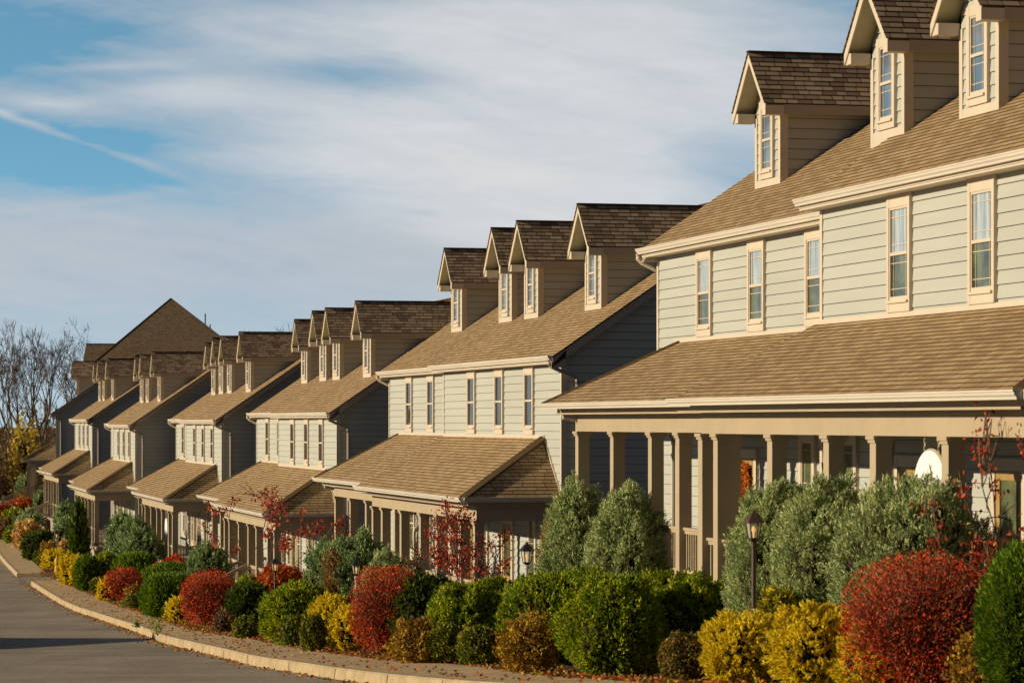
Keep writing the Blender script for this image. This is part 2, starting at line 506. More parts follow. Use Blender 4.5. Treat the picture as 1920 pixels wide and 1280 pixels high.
L_RUSTJ = leaf_mat('rusty_dead_sprays', [(0.0, (0.20, 0.08, 0.03)), (0.5, (0.38, 0.17, 0.05)), (1.0, (0.50, 0.28, 0.08))], patch=0.2)
L_BROWN = leaf_mat('withered_leaves', [(0.0, (0.070, 0.042, 0.023)), (0.4, (0.168, 0.091, 0.039)), (0.8, (0.308, 0.168, 0.058)), (1.0, (0.476, 0.280, 0.065))], patch=0.25)
L_YTREE = leaf_mat('yellow_tree_leaves', [(0.0, (0.264, 0.180, 0.022)), (0.5, (0.600, 0.432, 0.044)), (1.0, (0.792, 0.600, 0.088))], patch=0.15)
L_DOG = leaf_mat('dogwood_leaves', [(0.0, (0.156, 0.038, 0.020)), (0.4, (0.406, 0.053, 0.029)), (0.8, (0.718, 0.084, 0.043)), (1.0, (0.920, 0.336, 0.072))], trans=0.4, patch=0.1)

# ------------------------------------------------------------------ ground, road, sidewalk, beds
def strip(name, m, ys, xa, xb, za, zb, label_kind='structure', nx=2):
    mb = MB()
    for i in range(len(ys) - 1):
        y0, y1 = ys[i], ys[i + 1]
        for k in range(nx):
            t0, t1 = k / nx, (k + 1) / nx
            def P(y, t):
                a, b = xa(y), xb(y)
                return (a + (b - a) * t, y, za(y) + (zb(y) - za(y)) * t)
            mb.face([P(y0, t0), P(y0, t1), P(y1, t1), P(y1, t0)])
    o = mb.build(name, m)
    tag(o, kind='structure')
    return o


inner_px = [(1330, 1296), (1162, 1278), (1052, 1271), (880, 1247), (730, 1240), (586, 1221), (480, 1200), (366, 1183), (316, 1166), (248, 1143), (180, 1118), (111, 1089)]
outer_px = [(1150, 1302), (1010, 1284), (880, 1276), (775, 1267), (662, 1255), (528, 1236), (480, 1230), (380, 1207), (305, 1190), (259, 1172), (172, 1145), (118, 1125), (60, 1090)]
ip = sorted([gpt(*p) for p in inner_px], key=lambda p: p[1])
op_ = sorted([gpt(*p) for p in outer_px], key=lambda p: p[1])
fi = sorted([gpt(*p) for p in [(82, 1072), (40, 1032), (0, 992)]], key=lambda p: p[1])
fo = sorted([gpt(*p) for p in [(34, 1076), (0, 1040)]], key=lambda p: p[1])


def lin(pts):
    ys = np.array([p[1] for p in pts]); xs = np.array([p[0] for p in pts])
    s0 = (xs[1] - xs[0]) / (ys[1] - ys[0]); s1 = (xs[-1] - xs[-2]) / (ys[-1] - ys[-2])
    ys = np.concatenate(([ys[0] - 60], ys, [ys[-1] + 200])); xs = np.concatenate(([xs[0] - 60 * s0], xs, [xs[-1] + 200 * s1]))
    return lambda y: float(np.interp(y, ys, xs))


IN, OUT, FIN, FOUT = lin(ip), lin(op_), lin(fi), lin(fo)
GAP0, GAP1 = ground_depth(1088.5), ground_depth(1074.5)        # the driveway opening between the two kerbs

gm = MB()
for (xa, xb, ya, yb) in ((-1500, 1500, -200, 4000),):
    ys = sorted(set([ya, -100, -50, 0, 20, 30, 36, 40, 46, 52, 60, 68, 75, 85, 92, 100, 108, 115, 122, 130, 145, 160, 170, 185, 200, 215, 230, 250, 270, 300, 400, 800, 1600, yb]))
    for i in range(len(ys) - 1):
        gm.face([(xa, ys[i], zg(ys[i]) - 0.5), (xb, ys[i], zg(ys[i]) - 0.5), (xb, ys[i + 1], zg(ys[i + 1]) - 0.5), (xa, ys[i + 1], zg(ys[i + 1]) - 0.5)])
tag(gm.build('ground', EARTH), kind='structure')

ysA = list(np.arange(12, GAP0, 2.0)) + [GAP0]
ysG = [GAP0, (GAP0 + GAP1) / 2, GAP1]
ysB = [GAP1] + list(np.arange(GAP1 + 2, 262, 3.0))
road_x = lambda y: (OUT(y) if y <= GAP0 else (OUT(GAP0) + (FOUT(GAP1) - OUT(GAP0)) * (y - GAP0) / (GAP1 - GAP0) if y < GAP1 else FOUT(y)))
strip('road', ASPH, ysA + ysG[1:2] + ysB, lambda y: road_x(y) - 60, lambda y: road_x(y) + 0.02, lambda y: zg(y) - 0.24, lambda y: zg(y) - 0.20, nx=3)
strip('driveway', ASPH, ysG, lambda y: road_x(y), lambda y: road_x(y) + 7.0, lambda y: zg(y) - 0.196, lambda y: zg(y) - 0.05)
strip('sidewalk', CONC, ysA, lambda y: OUT(y) + 0.16, lambda y: IN(y) + 0.05, lambda y: zg(y) - 0.0, lambda y: zg(y) + 0.02)
strip('sidewalk', CONC, ysB, lambda y: FOUT(y) + 0.16, lambda y: FIN(y) + 0.05, lambda y: zg(y) - 0.0, lambda y: zg(y) + 0.02)


def curb(ys, X, endcap):
    mb = MB()
    rnd = random.Random(3)
    for i in range(len(ys) - 1):
        y0, y1 = ys[i], ys[i + 1]
        pr = []
        for y in (y0, y1):
            x, z = X(y), zg(y)
            pr.append([(x - 0.02, y, z - 0.30), (x + 0.015, y, z - 0.03), (x + 0.045, y, z + 0.003), (x + 0.165, y, z + 0.004)])
        for k in range(3):
            mb.face([pr[0][k], pr[1][k], pr[1][k + 1], pr[0][k + 1]])
        if i % 2 == 0:                                   # open joint between two lengths of kerb
            x, z = X(y0), zg(y0)
            x1 = X(y0 + 0.035)
            mb.face([(x - 0.024, y0, z - 0.30), (x1 - 0.024, y0 + .035, z - 0.30), (x1 + 0.010, y0 + .035, z - 0.03), (x + 0.010, y0, z - 0.03)], 1)
            mb.face([(x + 0.010, y0, z - 0.028), (x1 + 0.010, y0 + .035, z - 0.028), (x1 + 0.165, y0 + .035, z + 0.008), (x + 0.165, y0, z + 0.008)], 1)
    for y in endcap:
        x, z = X(y), zg(y)
        mb.box(x - 0.02, x + 1.6 if y < 150 and endcap else x + 1.6, y - 0.06, y + 0.06, z - 0.3, z + 0.006)
    return tag(mb.build('curb', [CURBM, MULCH]), kind='structure')


curb(ysA, OUT, [GAP0])
curb(ysB, FOUT, [GAP1])
strip('bed_soil', MULCH, ysA, IN, lambda y: IN(y) + 60, lambda y: zg(y) + 0.0, lambda y: zg(y) + 0.3, nx=6)
strip('bed_soil', MULCH, ysG, lambda y: road_x(y) + 6.9, lambda y: road_x(y) + 60, lambda y: zg(y) - 0.04, lambda y: zg(y) + 0.3, nx=6)
strip('bed_soil', MULCH, ysB, FIN, lambda y: FIN(y) + 60, lambda y: zg(y) + 0.0, lambda y: zg(y) + 0.3, nx=6)
cr = MB()
cr.face([(-140, 262, zg(262) - 0.19), (-20, 262, zg(262) - 0.19), (-20, 274, zg(274) - 0.19), (-140, 274, zg(274) - 0.19)])
tag(cr.build('road', ASPH), kind='structure')


# ------------------------------------------------------------------ house pieces
E_G = E_G0 = 7.45   # top of the main gutter, metres above the house's base
PT = 0.68           # main roof pitch
P_G = 4.05
LIP = 0.013


def slope(mb, O, U, S, N, H, L0, L1, R0, R1, e=0.14, mi=0, u0=0.0):
    """a shingled slope: rows of lapped courses from the eave up"""
    O, U, S, N = Vector(O), Vector(U), Vector(S), Vector(N)
    n = max(1, int(math.ceil(H / e - 1e-6)))
    for k in range(n):
        a, b = k * e, min((k + 1) * e, H)
        la, lb = L0 + (L1 - L0) * a / H, L0 + (L1 - L0) * b / H
        ra, rb = R0 + (R1 - R0) * a / H, R0 + (R1 - R0) * b / H
        p = lambda u, s, h: O + U * u + S * s + N * h
        mb.face([p(la, a, LIP), p(ra, a, LIP), p(rb, b, 0.002), p(lb, b, 0.002)], mi, [(la + u0, a + 1e-3), (ra + u0, a + 1e-3), (rb + u0, b - 1e-3), (lb + u0, b - 1e-3)])
        mb.face([p(la, a, -0.003), p(ra, a, -0.003), p(ra, a, LIP), p(la, a, LIP)], mi, [(la + u0, a + .002)] * 4)


def siding(mb, O, U, N, z0, z1, left, right, c=0.205, base=0.0):
    """lapped boards on an upright wall; left/right give the wall's ends at height z; slot 1 is the painted shade line at each lap"""
    O, U, N = Vector(O), Vector(U), Vector(N)
    k0 = math.floor((z0 - base) / c); k1 = math.ceil((z1 - base) / c)
    for k in range(k0, k1):
        a, b = max(z0, base + k * c), min(z1, base + (k + 1) * c)
        g = min(a + 0.011, b)
        p = lambda z, fn, h: O + U * fn(z) + N * h + Vector((0, 0, z))
        if right(a) - left(a) < 0.01 and right(b) - left(b) < 0.01: continue
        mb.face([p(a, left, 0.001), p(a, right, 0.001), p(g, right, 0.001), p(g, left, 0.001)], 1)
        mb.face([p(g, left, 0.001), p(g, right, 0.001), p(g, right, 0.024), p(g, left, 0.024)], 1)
        if b - g > 0.004:
            mb.face([p(g, left, 0.024), p(g, right, 0.024), p(b, right, 0.006), p(b, left, 0.006)], 0)


def gutter_prof(p, out, up=Vector((0, 0, 1))):
    """ogee gutter section; p is the inner top edge, out the outward unit vector"""
    p, o = Vector(p), Vector(out)
    pts = [(0, 0), (0.125, 0), (0.125, -0.022), (0.112, -0.030), (0.105, -0.060), (0.080, -0.085), (0.072, -0.118), (0, -0.118)]
    return [p + o * a + up * b for a, b in pts]


def window(cas_parent, inner_parent, cx, y, z0, z1, w, gz0, gz1, gw, up, lo, cname='window', seg=True, bars=True):
    """double-hung window on a wall facing -y"""
    x0, x1 = cx - w / 2, cx + w / 2
    g0, g1 = cx - gw / 2, cx + gw / 2
    mb = MB()
    f = y - 0.075
    mb.box(x0, g0, f, y, z0, z1); mb.box(g1, x1, f, y, z0, z1)
    mb.box(g0, g1, f + .003, y, gz1, z1); mb.box(g0, g1, f + .003, y, z0, gz0)
    # sill and head drip
    mb.box(g0 - 0.05, g1 + 0.05, f - 0.035, f - .0005, gz0 - 0.045, gz0 - 0.005)
    # thin inner bead
    c = mb.build(cname, TRIM, cas_parent)
    ip_ = inner_parent or c
    sb = MB()
    fr = 0.034
    s0, s1 = y - 0.06, y - 0.028
    zm = (gz0 + gz1) / 2
    sb.box(g0, g0 + fr, s0, s1, gz0, gz1); sb.box(g1 - fr, g1, s0, s1, gz0, gz1)
    sb.box(g0 + fr, g1 - fr, s0, s1, gz0, gz0 + 0.06); sb.box(g0 + fr, g1 - fr, s0, s1, gz1 - fr, gz1)
    sb.box(g0 + fr, g1 - fr, s0 - 0.008, s1, zm - 0.025, zm + 0.025)
    if bars:
        for (za, zb) in ((gz0 + 0.06, zm - 0.025), (zm + 0.025, gz1 - fr)):
            for xx in (g0 + fr + 0.10, g1 - fr - 0.10):
                sb.box(xx - 0.006, xx + 0.006, s1 - 0.012, s1 - 0.001, za, zb)
            for zz in (za + 0.12, zb - 0.12):
                sb.box(g0 + fr, g1 - fr, s1 - 0.014, s1 - 0.003, zz - 0.006, zz + 0.006)
    sb.build('sash', TRIM, ip_)
    for (za, zb, mm) in ((gz0, zm, lo), (zm, gz1, up)):
        pb = MB()
        pb.face([(g0, y - 0.030, za), (g1, y - 0.030, za), (g1, y - 0.030, zb), (g0, y - 0.030, zb)])
        pb.build('pane', mm, ip_)
    return c


XS, XE = 13.2, 26.9
POSTS_ = {0: [1.7, 4.4, 7.1, 8.9, 11.6], 1: [13.4, 14.8, 17.5, 20.1, 22.2, 25.0, 26.6]}
DORMS = ([(2.65, 0.0), (12.1, -1.0), (16.15, -1.0), (22.7, -1.0)], [(2.7, 0.0), (13.7, -1.0), (16.8, -1.0), (23.4, -1.0)])
DEPTH = 12.6


def make_house(name, loc, rz, curtains, P_G, P_T, XE):
    DORM = DORMS[0 if curtains else 1]
    root = empty(name, loc, rz)
    secs = ((0, 0.0, XS, 0.0), (1, XS, XE, -1.0))
    POSTS = {0: POSTS_[0], 1: POSTS_[1][:-1] + [XE - 0.3]} if not curtains else {0: [1.4, 4.1, 6.8, 8.6, 11.5], 1: [13.25, 14.1, 16.9, 19.5, 21.45, 24.15, XE - 0.3]}
    ridge_q = 6.4
    E_A, E_B = E_G0, E_G0 + (0.08 if curtains else -0.05)
    for si, xa, xb, y0 in secs:
        E_G = E_B if si else E_A
        yr = y0 - 0.300 + ridge_q
        zr = E_G + PT * ridge_q
        # ---- walls
        mb = MB()
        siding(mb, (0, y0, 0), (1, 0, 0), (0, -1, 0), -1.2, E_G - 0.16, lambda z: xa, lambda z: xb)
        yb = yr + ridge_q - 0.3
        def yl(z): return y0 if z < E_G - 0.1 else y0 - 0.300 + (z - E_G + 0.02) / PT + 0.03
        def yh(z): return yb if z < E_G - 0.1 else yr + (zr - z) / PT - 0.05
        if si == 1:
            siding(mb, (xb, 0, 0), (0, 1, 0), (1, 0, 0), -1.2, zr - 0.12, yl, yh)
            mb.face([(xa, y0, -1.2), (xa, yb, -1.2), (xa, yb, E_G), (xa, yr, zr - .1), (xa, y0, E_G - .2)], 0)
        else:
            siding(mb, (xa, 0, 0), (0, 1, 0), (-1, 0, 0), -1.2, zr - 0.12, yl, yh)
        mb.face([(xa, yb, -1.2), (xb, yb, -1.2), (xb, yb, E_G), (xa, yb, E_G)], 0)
        mb.build('wall', [SIDING, GAP_SHADE], root)
        # ---- corner boards and base flashing
        cb = MB()
        zt = E_G - 0.16
        if si == 1:
            cb.box(xb - 0.09, xb + 0.034, y0 - 0.036, y0 + 0.10, -1.2, zt)
            cb.box(xa - 0.034, xa + 0.09, y0 - 0.036, y0 + 0.10, -1.2, zt)
        else:
            cb.box(xa - 0.034, xa + 0.09, y0 - 0.036, y0 + 0.10, -1.2, zt)
        cb.box(xa + 1.25 if si == 0 else xa + 0.10, xb - 1.7 if si == 1 else xb, y0 - 0.045, y0, P_T - 0.02, P_T + 0.075)
        if si == 1:
            cb.beam((xb - 1.75, y0 - 0.02, P_T + 0.05), (xb - 0.08, y0 - 0.02, P_G + 0.12), 0.05, 0.07, up=(0, -1, 0))
        cb.build('corner_board', TRIM, root)
        # ---- main roof
        c, s_ = 1 / math.hypot(1, PT), PT / math.hypot(1, PT)
        H = ridge_q / c
        xl = xa - 0.25 if si == 0 else xa - 0.25
        xr = xb + 0.32 if si == 1 else xb
        rb = MB()
        slope(rb, (0, y0 - 0.360, E_G - 0.041), (1, 0, 0), (0, c, s_), (0, -s_, c), H + 0.073, xl, xl, xr, xr, u0=5 * si)
        rb.face([(xl, yr, zr), (xr, yr, zr), (xr, yr + ridge_q + .5, E_G - 0.34), (xl, yr + ridge_q + .5, E_G - 0.34)], 0, [(0, 0), (13, 0), (13, 8), (0, 8)])
        rb.beam((xl, yr, zr + 0.015), (xr, yr, zr + 0.015), 0.28, 0.04)
        roof = rb.build('roof', SHING, root)
        # rake boards and eave soffit
        fb = MB()
        for xx, on in ((xl - 0.0, si == 0), (xr, si == 1)):
            if not on: continue
            d = 1 if xx == xr else -1
            x2 = xx - d * 0.03
            for sgn in (1, -1):
                ye, ze = (y0 - 0.350, E_G - 0.05) if sgn == 1 else (yr + ridge_q + 0.45, E_G - 0.34)
                pts = [(x2, ye, ze - 0.03), (x2, yr, zr - 0.03), (x2, yr, zr - 0.27), (x2, ye, ze - 0.25)]
                fb.extrude(pts, (0, 0, 0), (-d * 0.03, 0, 0))
                sb_ = [(xx - d * 0.061, ye, ze - 0.2), (xx - d * 0.33, ye, ze - 0.2), (xx - d * 0.33, yr, zr - 0.2), (xx - d * 0.061, yr, zr - 0.2)]
                fb.face(sb_)
            # boxed return at the foot of the rake
            fb.extrude([(x2, y0 - 0.350, E_G - 0.29), (x2, y0 + 0.02, E_G - 0.29), (x2, y0 + 0.02, E_G + 0.15), (x2, y0 - 0.300, E_G - 0.19)], (0, 0, 0), (-d * 0.285, 0, 0))
        if fb.f: fb.build('rake_board', FASCIA, root)
        so = MB()
        so.box(xl, xr - (0.32 if si == 1 else 0), y0 - 0.320, y0 - 0.0, E_G - 0.19, E_G - 0.16)
        so.box(xl, xr - 0.002, y0 - 0.330, y0 - 0.305, E_G - 0.155, E_G - 0.03)
        so.build('soffit', TRIM, root)
        g = MB()
        g.extrude(gutter_prof((xl + 0.02, y0 - 0.335, E_G), (0, -1, 0)), (xl + 0.02, 0, 0), (xr - 0.02, 0, 0))
        g.build('gutter', GUTTER, root)
        # ---- windows upstairs
        for k in range(3):
            cx = xa + 3.35 * (k + 1) + (0.05 if si == 0 else 0.38)
            window(root, None, cx, y0, P_T + 0.075, E_G - 0.19, 1.0, P_T + 0.26, E_G - 0.39, 0.80,
                   GLASS_U if curtains else GLASS_S, GLASS_L if curtains else GLASS_S, bars=curtains)
        # ---- porch roof
        yo = y0 - 2.5
        ph = P_T - P_G
        run = 2.5
        hl = math.hypot(run, ph)
        cc, ss = run / hl, ph / hl
        pr = MB()
        l0, l1 = (0.0, 1.6) if si == 0 else (xa - 0.35, xa - 0.35)
        r0, r1 = (xb, xb) if si == 0 else (xb + 0.1, xb - 1.75)
        slope(pr, (0, yo - 0.05, P_G - 0.02), (1, 0, 0), (0, cc, ss), (0, -ss, cc), hl + 0.05, l0, l1, r0, r1, u0=3 + 7 * si)
        if si == 1:
            wv = 1.85
            h2 = math.hypot(wv, ph)
            slope(pr, (xb + 0.1, 0, P_G - 0.02), (0, 1, 0), (-wv / h2, 0, ph / h2), (ph / h2, 0, wv / h2), h2, yo - 0.05, y0, y0, y0, u0=1.3)
            pr.beam((xb + 0.08, yo - 0.02, P_G + 0.0), (xb - 1.75, y0 - 0.01, P_T + 0.02), 0.24, 0.05, up=(0.3, -0.3, 1))
            pr.face([(xa - 0.35, yo - 0.05, P_G - .02), (xa - 0.35, y0, P_T), (xa - 0.35, y0, P_G - .02)])
        else:
            pr.face([(0.0, yo - 0.05, P_G - .02), (1.6, y0, P_T), (0.0, y0, P_G - .02)])
            pr.beam((0.0, yo - 0.04, P_G - 0.01), (1.6, y0 - 0.01, P_T + 0.01), 0.2, 0.04, up=(-0.3, -0.3, 1))
        pr.build('porch_roof', SHING, root)
        g = MB()
        ga, gb = (0.0, xb) if si == 0 else (xa - 0.35, xb + 0.13)
        g.extrude(gutter_prof((ga, yo - 0.03, P_G), (0, -1, 0)), (ga, 0, 0), (gb, 0, 0))
        if si == 1:
            g.extrude(gutter_prof((xb + 0.08, yo - 0.02, P_G), (1, 0, 0)), (0, yo - 0.02, 0), (0, y0 - 0.05, 0), )
        g.build('porch_gutter', GUTTER, root)
        # ---- porch frieze, ceiling, beam
        pa, pb_ = ((1.25 if curtains else 1.55), xb) if si == 0 else (xa + 0.1, xb - 0.05)
        fz = MB()
        fz.box(ga + 0.05, gb - 0.30, yo + 0.26, yo + 0.32, P_G - 0.20, P_G - 0.03)
        fz.box(ga + 0.05, gb - 0.06, yo - 0.03, yo + 0.259, P_G - 0.10, P_G - 0.07)
        fz.box(pa - 0.2, pb_ + 0.1, yo - 0.02, yo + 0.33, P_G - 0.235, P_G - 0.202)
        if si == 1:
            fz.box(xb - 0.02, xb + 0.04, yo + 0.10, y0 - 0.1, P_G - 0.20, P_G - 0.03)
            fz.box(xb - 0.25, xb + 0.06, yo + 0.321, y0 - 0.1, P_G - 0.235, P_G - 0.203)
        fz.build('frieze', POST, root)
        ce = MB()
        ce.box(pa, pb_, yo + 0.33, y0 - 0.04, P_G - 0.19, P_G - 0.15)
        ce.build('porch_ceiling', CEIL, root)
        bm = MB()
        bm.box(pa, pb_, yo + 0.34, yo + 0.56, P_G - 0.58, P_G - 0.236)
        if si == 1:
            bm.box(xb - 0.27, xb - 0.05, yo + 0.561, y0 - 0.05, P_G - 0.58, P_G - 0.236)
        bm.build('porch_beam', POST, root)
        # ---- deck
        dk = MB()
        da, db = (1.2, xb - 0.001) if si == 0 else (xa, xb)
        dk.box(da, db, yo + 0.22, y0 - 0.03, 0.78, 0.9)
        dk.box(da + 0.05, db - 0.05, yo + 0.30, y0 - 0.05, -1.2, 0.775)
        dk.build('porch_deck', DECK, root)
        # ---- posts, railings
        yp = yo + 0.45
        ps = POSTS[si]
        for x in ps:
            q = MB()
            q.box(x - 0.12, x + 0.12, yp - 0.12, yp + 0.12, 0.90, P_G - 0.68)
            q.box(x - 0.145, x + 0.145, yp - 0.145, yp + 0.145, P_G - 0.68, P_G - 0.635)
            q.box(x - 0.17, x + 0.17, yp - 0.17, yp + 0.17, P_G - 0.635, P_G - 0.581)
            q.box(x - 0.145, x + 0.145, yp - 0.145, yp + 0.145, 0.901, 1.03)
            q.build('porch_post', POST, root)
        stair_bay = None if curtains else (8.9, 11.6) if si == 0 else (17.5, 20.1)
        for a, b in zip(ps[:-1], ps[1:]):
            if (a, b) == stair_bay: continue
            q = MB()
            q.box(a + 0.121, b - 0.121, yp - 0.05, yp + 0.05, 1.80, 1.85)
            q.box(a + 0.121, b - 0.121, yp - 0.02, yp + 0.02, 1.735, 1.799)
            q.box(a + 0.121, b - 0.121, yp - 0.03, yp + 0.03, 1.02, 1.08)
            n = max(2, int((b - a - 0.24) / 0.13))
            for k in range(1, n):
                xx = a + 0.12 + (b - a - 0.24) * k / n
                q.box(xx - 0.019, xx + 0.019, yp - 0.019, yp + 0.019, 1.081, 1.734)
            q.build('railing', POST, root)
        # side railing at the near end
        if si == 1:
            q = MB()
            xx0 = ps[-1]
            q.box(xx0 - 0.05, xx0 + 0.05, yp + 0.121, y0 - 0.04, 1.80, 1.85)
            q.box(xx0 - 0.03, xx0 + 0.03, yp + 0.121, y0 - 0.04, 1.02, 1.08)
            for k in range(1, 14):
                yy = yp + 0.12 + (y0 - yp - 0.16) * k / 14
                q.box(xx0 - 0.019, xx0 + 0.019, yy - 0.019, yy + 0.019, 1.081, 1.799)
            q.build('railing', POST, root)
        # ---- stairs with sloping handrails
        st = MB() if stair_bay else None
        if stair_bay:
            ya = yo + 0.22
            sx0, sx1 = stair_bay[0] + 0.2, stair_bay[1] - 0.2
            for k in range(6):
                st.box(sx0, sx1, ya - 0.29 * (k + 1), ya - 0.29 * k - 0.001, -0.6, 0.9 - 0.16 * (k + 1))
            st.build('porch_steps', BRICK if si == 1 else DECK, root)
            for xx in (sx0 - 0.06, sx1 + 0.06):
                hr = MB()
                hr.beam((xx, yp - 0.13, 1.84), (xx, ya - 1.95, 0.86), 0.13, 0.10)
                hr.beam((xx, yp - 0.13, 1.10), (xx, ya - 1.95, 0.12), 0.07, 0.08)
                hr.box(xx - 0.075, xx + 0.075, ya - 2.10, ya - 1.95, -0.4, 1.05)
                for k in range(1, 13):
                    t = k / 13
                    yy = yp - 0.13 + (ya - 1.95 - yp + 0.13) * t
                    hr.box(xx - 0.025, xx + 0.025, yy - 0.025, yy + 0.025, 1.10 - 0.98 * t, 1.82 - 0.98 * t)
                hr.build('handrail', POST, root)
        # ---- ground-floor windows and doors
        for cx in ((3.9, 8.0, 9.7) if si == 0 else (14.6, 16.2, 18.6, 24.0)):
            window(root, None, cx, y0, 1.45, 3.62, 0.86, 1.62, 3.42, 0.58, GLASS_L, GLASS_L)
        for cx in ((6.2, 11.6) if si == 0 else (17.4, 21.3)):
            d = MB()
            f = y0 - 0.08
            d.box(cx - 0.62, cx - 0.48, f, y0, 0.9, 3.25); d.box(cx + 0.48, cx + 0.62, f, y0, 0.9, 3.25)
            d.box(cx - 0.48, cx + 0.48, f + .002, y0, 3.08, 3.25)
            fr = d.build('door', TRIM, root)
            lf = MB()
            lf.box(cx - 0.48, cx + 0.48, y0 - 0.06, y0 - 0.026, 0.9, 1.7)
            lf.box(cx - 0.48, cx - 0.34, y0 - 0.06, y0 - 0.026, 1.7, 3.08); lf.box(cx + 0.34, cx + 0.48, y0 - 0.06, y0 - 0.026, 1.7, 3.08)
            lf.box(cx - 0.34, cx + 0.34, y0 - 0.06, y0 - 0.026, 2.94, 3.08)
            lf.box(cx - 0.36, cx - 0.10, y0 - 0.066, y0 - 0.0605, 1.05, 1.58); lf.box(cx + 0.10, cx + 0.36, y0 - 0.066, y0 - 0.0605, 1.05, 1.58)
            lf.build('door_leaf', DOORM, fr)
            pn = MB()
            pn.face([(cx - 0.34, y0 - 0.04, 1.7), (cx + 0.34, y0 - 0.04, 1.7), (cx + 0.34, y0 - 0.04, 2.94), (cx - 0.34, y0 - 0.04, 2.94)])
            pn.build('pane', GLASS_L, fr)
            hb = MB()
            hb.lathe([(0.0, -0.03), (0.03, -0.02), (0.03, 0.02), (0.0, 0.03)], 8, (cx + 0.41, y0 - 0.09, 1.95))
            hb.tube([(cx + 0.41, y0 - 0.06, 1.95), (cx + 0.41, y0 - 0.09, 1.95)], 0.012, 6)
            hb.build('handle', METAL, fr)
        # ---- downspouts
        ds = MB()
        if si == 1:
            xx = xb + 0.09
            ds.tube([(xb + 0.2, y0 - 0.400, E_G - 0.10), (xb + 0.2, y0 - 0.400, E_G - 0.19), (xb + 0.17, y0 - 0.320, E_G - 0.27), (xx + 0.02, y0 + 0.20, E_G - 0.50), (xx, y0 + 0.33, E_G - 0.56), (xx, y0 + 0.36, E_G - 0.70), (xx, y0 + 0.36, -0.4)], 0.05, 8)
        else:
            xx = xa - 0.09
            ds.tube([(xa - 0.22, y0 - 0.400, E_G - 0.10), (xa - 0.22, y0 - 0.400, E_G - 0.2), (xa - 0.2, y0 - 0.300, E_G - 0.30), (xx, y0 + 0.12, E_G - 0.52), (xx, y0 + 0.16, E_G - 0.66), (xx, y0 + 0.16, -0.4)], 0.05, 8)
        ds.build('downspout', FASCIA if si == 1 else TRIM, root, smooth=True)
        if si == 0:
            ds = MB()
            ds.tube([(1.35, yo + 0.0, P_G - 0.1), (1.35, yo + 0.05, P_G - 0.3), (1.4, y0 - 0.2, P_G - 0.6), (1.4, y0 - 0.1, P_G - 0.8), (1.4, y0 - 0.1, -0.4)], 0.045, 8)
            ds.build('downspout', TRIM, root, smooth=True)

    # ---- dormers
    DQ = 1.62 if curtains else 1.85
    for u, y0 in DORM:
        w = 1.55
        E_G = E_B if y0 < -0.5 else E_A
        yf = y0 - 0.300 + DQ
        zb = E_G + PT * DQ
        zw = zb + 1.42                       # wall plate
        x0, x1 = u, u + w
        xm = (x0 + x1) / 2
        yroof = lambda z: y0 - 0.300 + (z - E_G) / PT
        hw, rise = 1.06, 1.14
        zeave, zrid = zb + 1.55, zb + 1.55 + rise
        mb = MB()
        pg = rise / hw
        ztop = lambda z: max(0.0, (zrid - 0.16 - z) / pg)
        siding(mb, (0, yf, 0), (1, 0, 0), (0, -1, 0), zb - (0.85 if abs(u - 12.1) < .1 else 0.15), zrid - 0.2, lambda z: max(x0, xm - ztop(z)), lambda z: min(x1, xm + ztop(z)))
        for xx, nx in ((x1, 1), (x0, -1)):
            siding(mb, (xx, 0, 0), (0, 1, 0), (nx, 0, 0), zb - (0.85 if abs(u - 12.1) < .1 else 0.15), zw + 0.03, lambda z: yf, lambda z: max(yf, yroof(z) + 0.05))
        dm = mb.build('dormer', [SIDING, GAP_SHADE], root)
        cb = MB()
        for xx, d in ((x0, -1), (x1, 1)):
            a, b = sorted((xx + d * 0.034, xx - d * 0.10))
            cb.box(a, b, yf - 0.036, yf + 0.13, zb - 0.12, zw)
        cb.box(x0 + 0.10, x1 - 0.10, yf - 0.034, yf, zb - 0.12, zb + 0.13)
        cb.build('corner_board', TRIM, dm)
        window(dm, dm, xm, yf, zb + 0.14, zb + 1.72, 0.86, zb + 0.30, zb + 1.56, 0.60, GLASS_D, GLASS_D, cname='window_frame')
        # roof
        yo = yf - 0.46
        rb = MB()
        sl = math.hypot(hw, rise)
        yre = yroof(zrid) + 0.15; yee = yroof(zeave) + 0.15
        slope(rb, (xm + hw, 0, zeave), (0, 1, 0), (-hw / sl, 0, rise / sl), (rise / sl, 0, hw / sl), sl, yo, yo, yee, yre, u0=u)
        slope(rb, (xm - hw, 0, zeave), (0, 1, 0), (hw / sl, 0, rise / sl), (-rise / sl, 0, hw / sl), sl, yo, yo, yee, yre, u0=u + 2)
        rb.beam((xm, yo, zrid + 0.01), (xm, yre, zrid + 0.01), 0.16, 0.03)
        rb.build('dormer_roof', SHING_D, dm)
        # barge boards, eave fascias, returns, soffit
        tb = MB()
        for d in (-1, 1):
            a = Vector((xm + d * hw, yo + 0.03, zeave - 0.02)); b = Vector((xm, yo + 0.03, zrid - 0.02))
            pts = [a, b, b - Vector((0, 0, 0.20)), a - Vector((0, 0, 0.20))]
            tb.extrude(pts, (0, 0, 0), (0, 0.025, 0))
            # boxed eave return
            xa_, xb_ = sorted((xm + d * (hw - 0.005), xm + d * (w / 2 + 0.005)))
            tb.box(xa_, xb_, yo + 0.056, yf - 0.04, zeave - 0.215, zeave - 0.03)
        tb.build('barge_board', TRIM, dm)
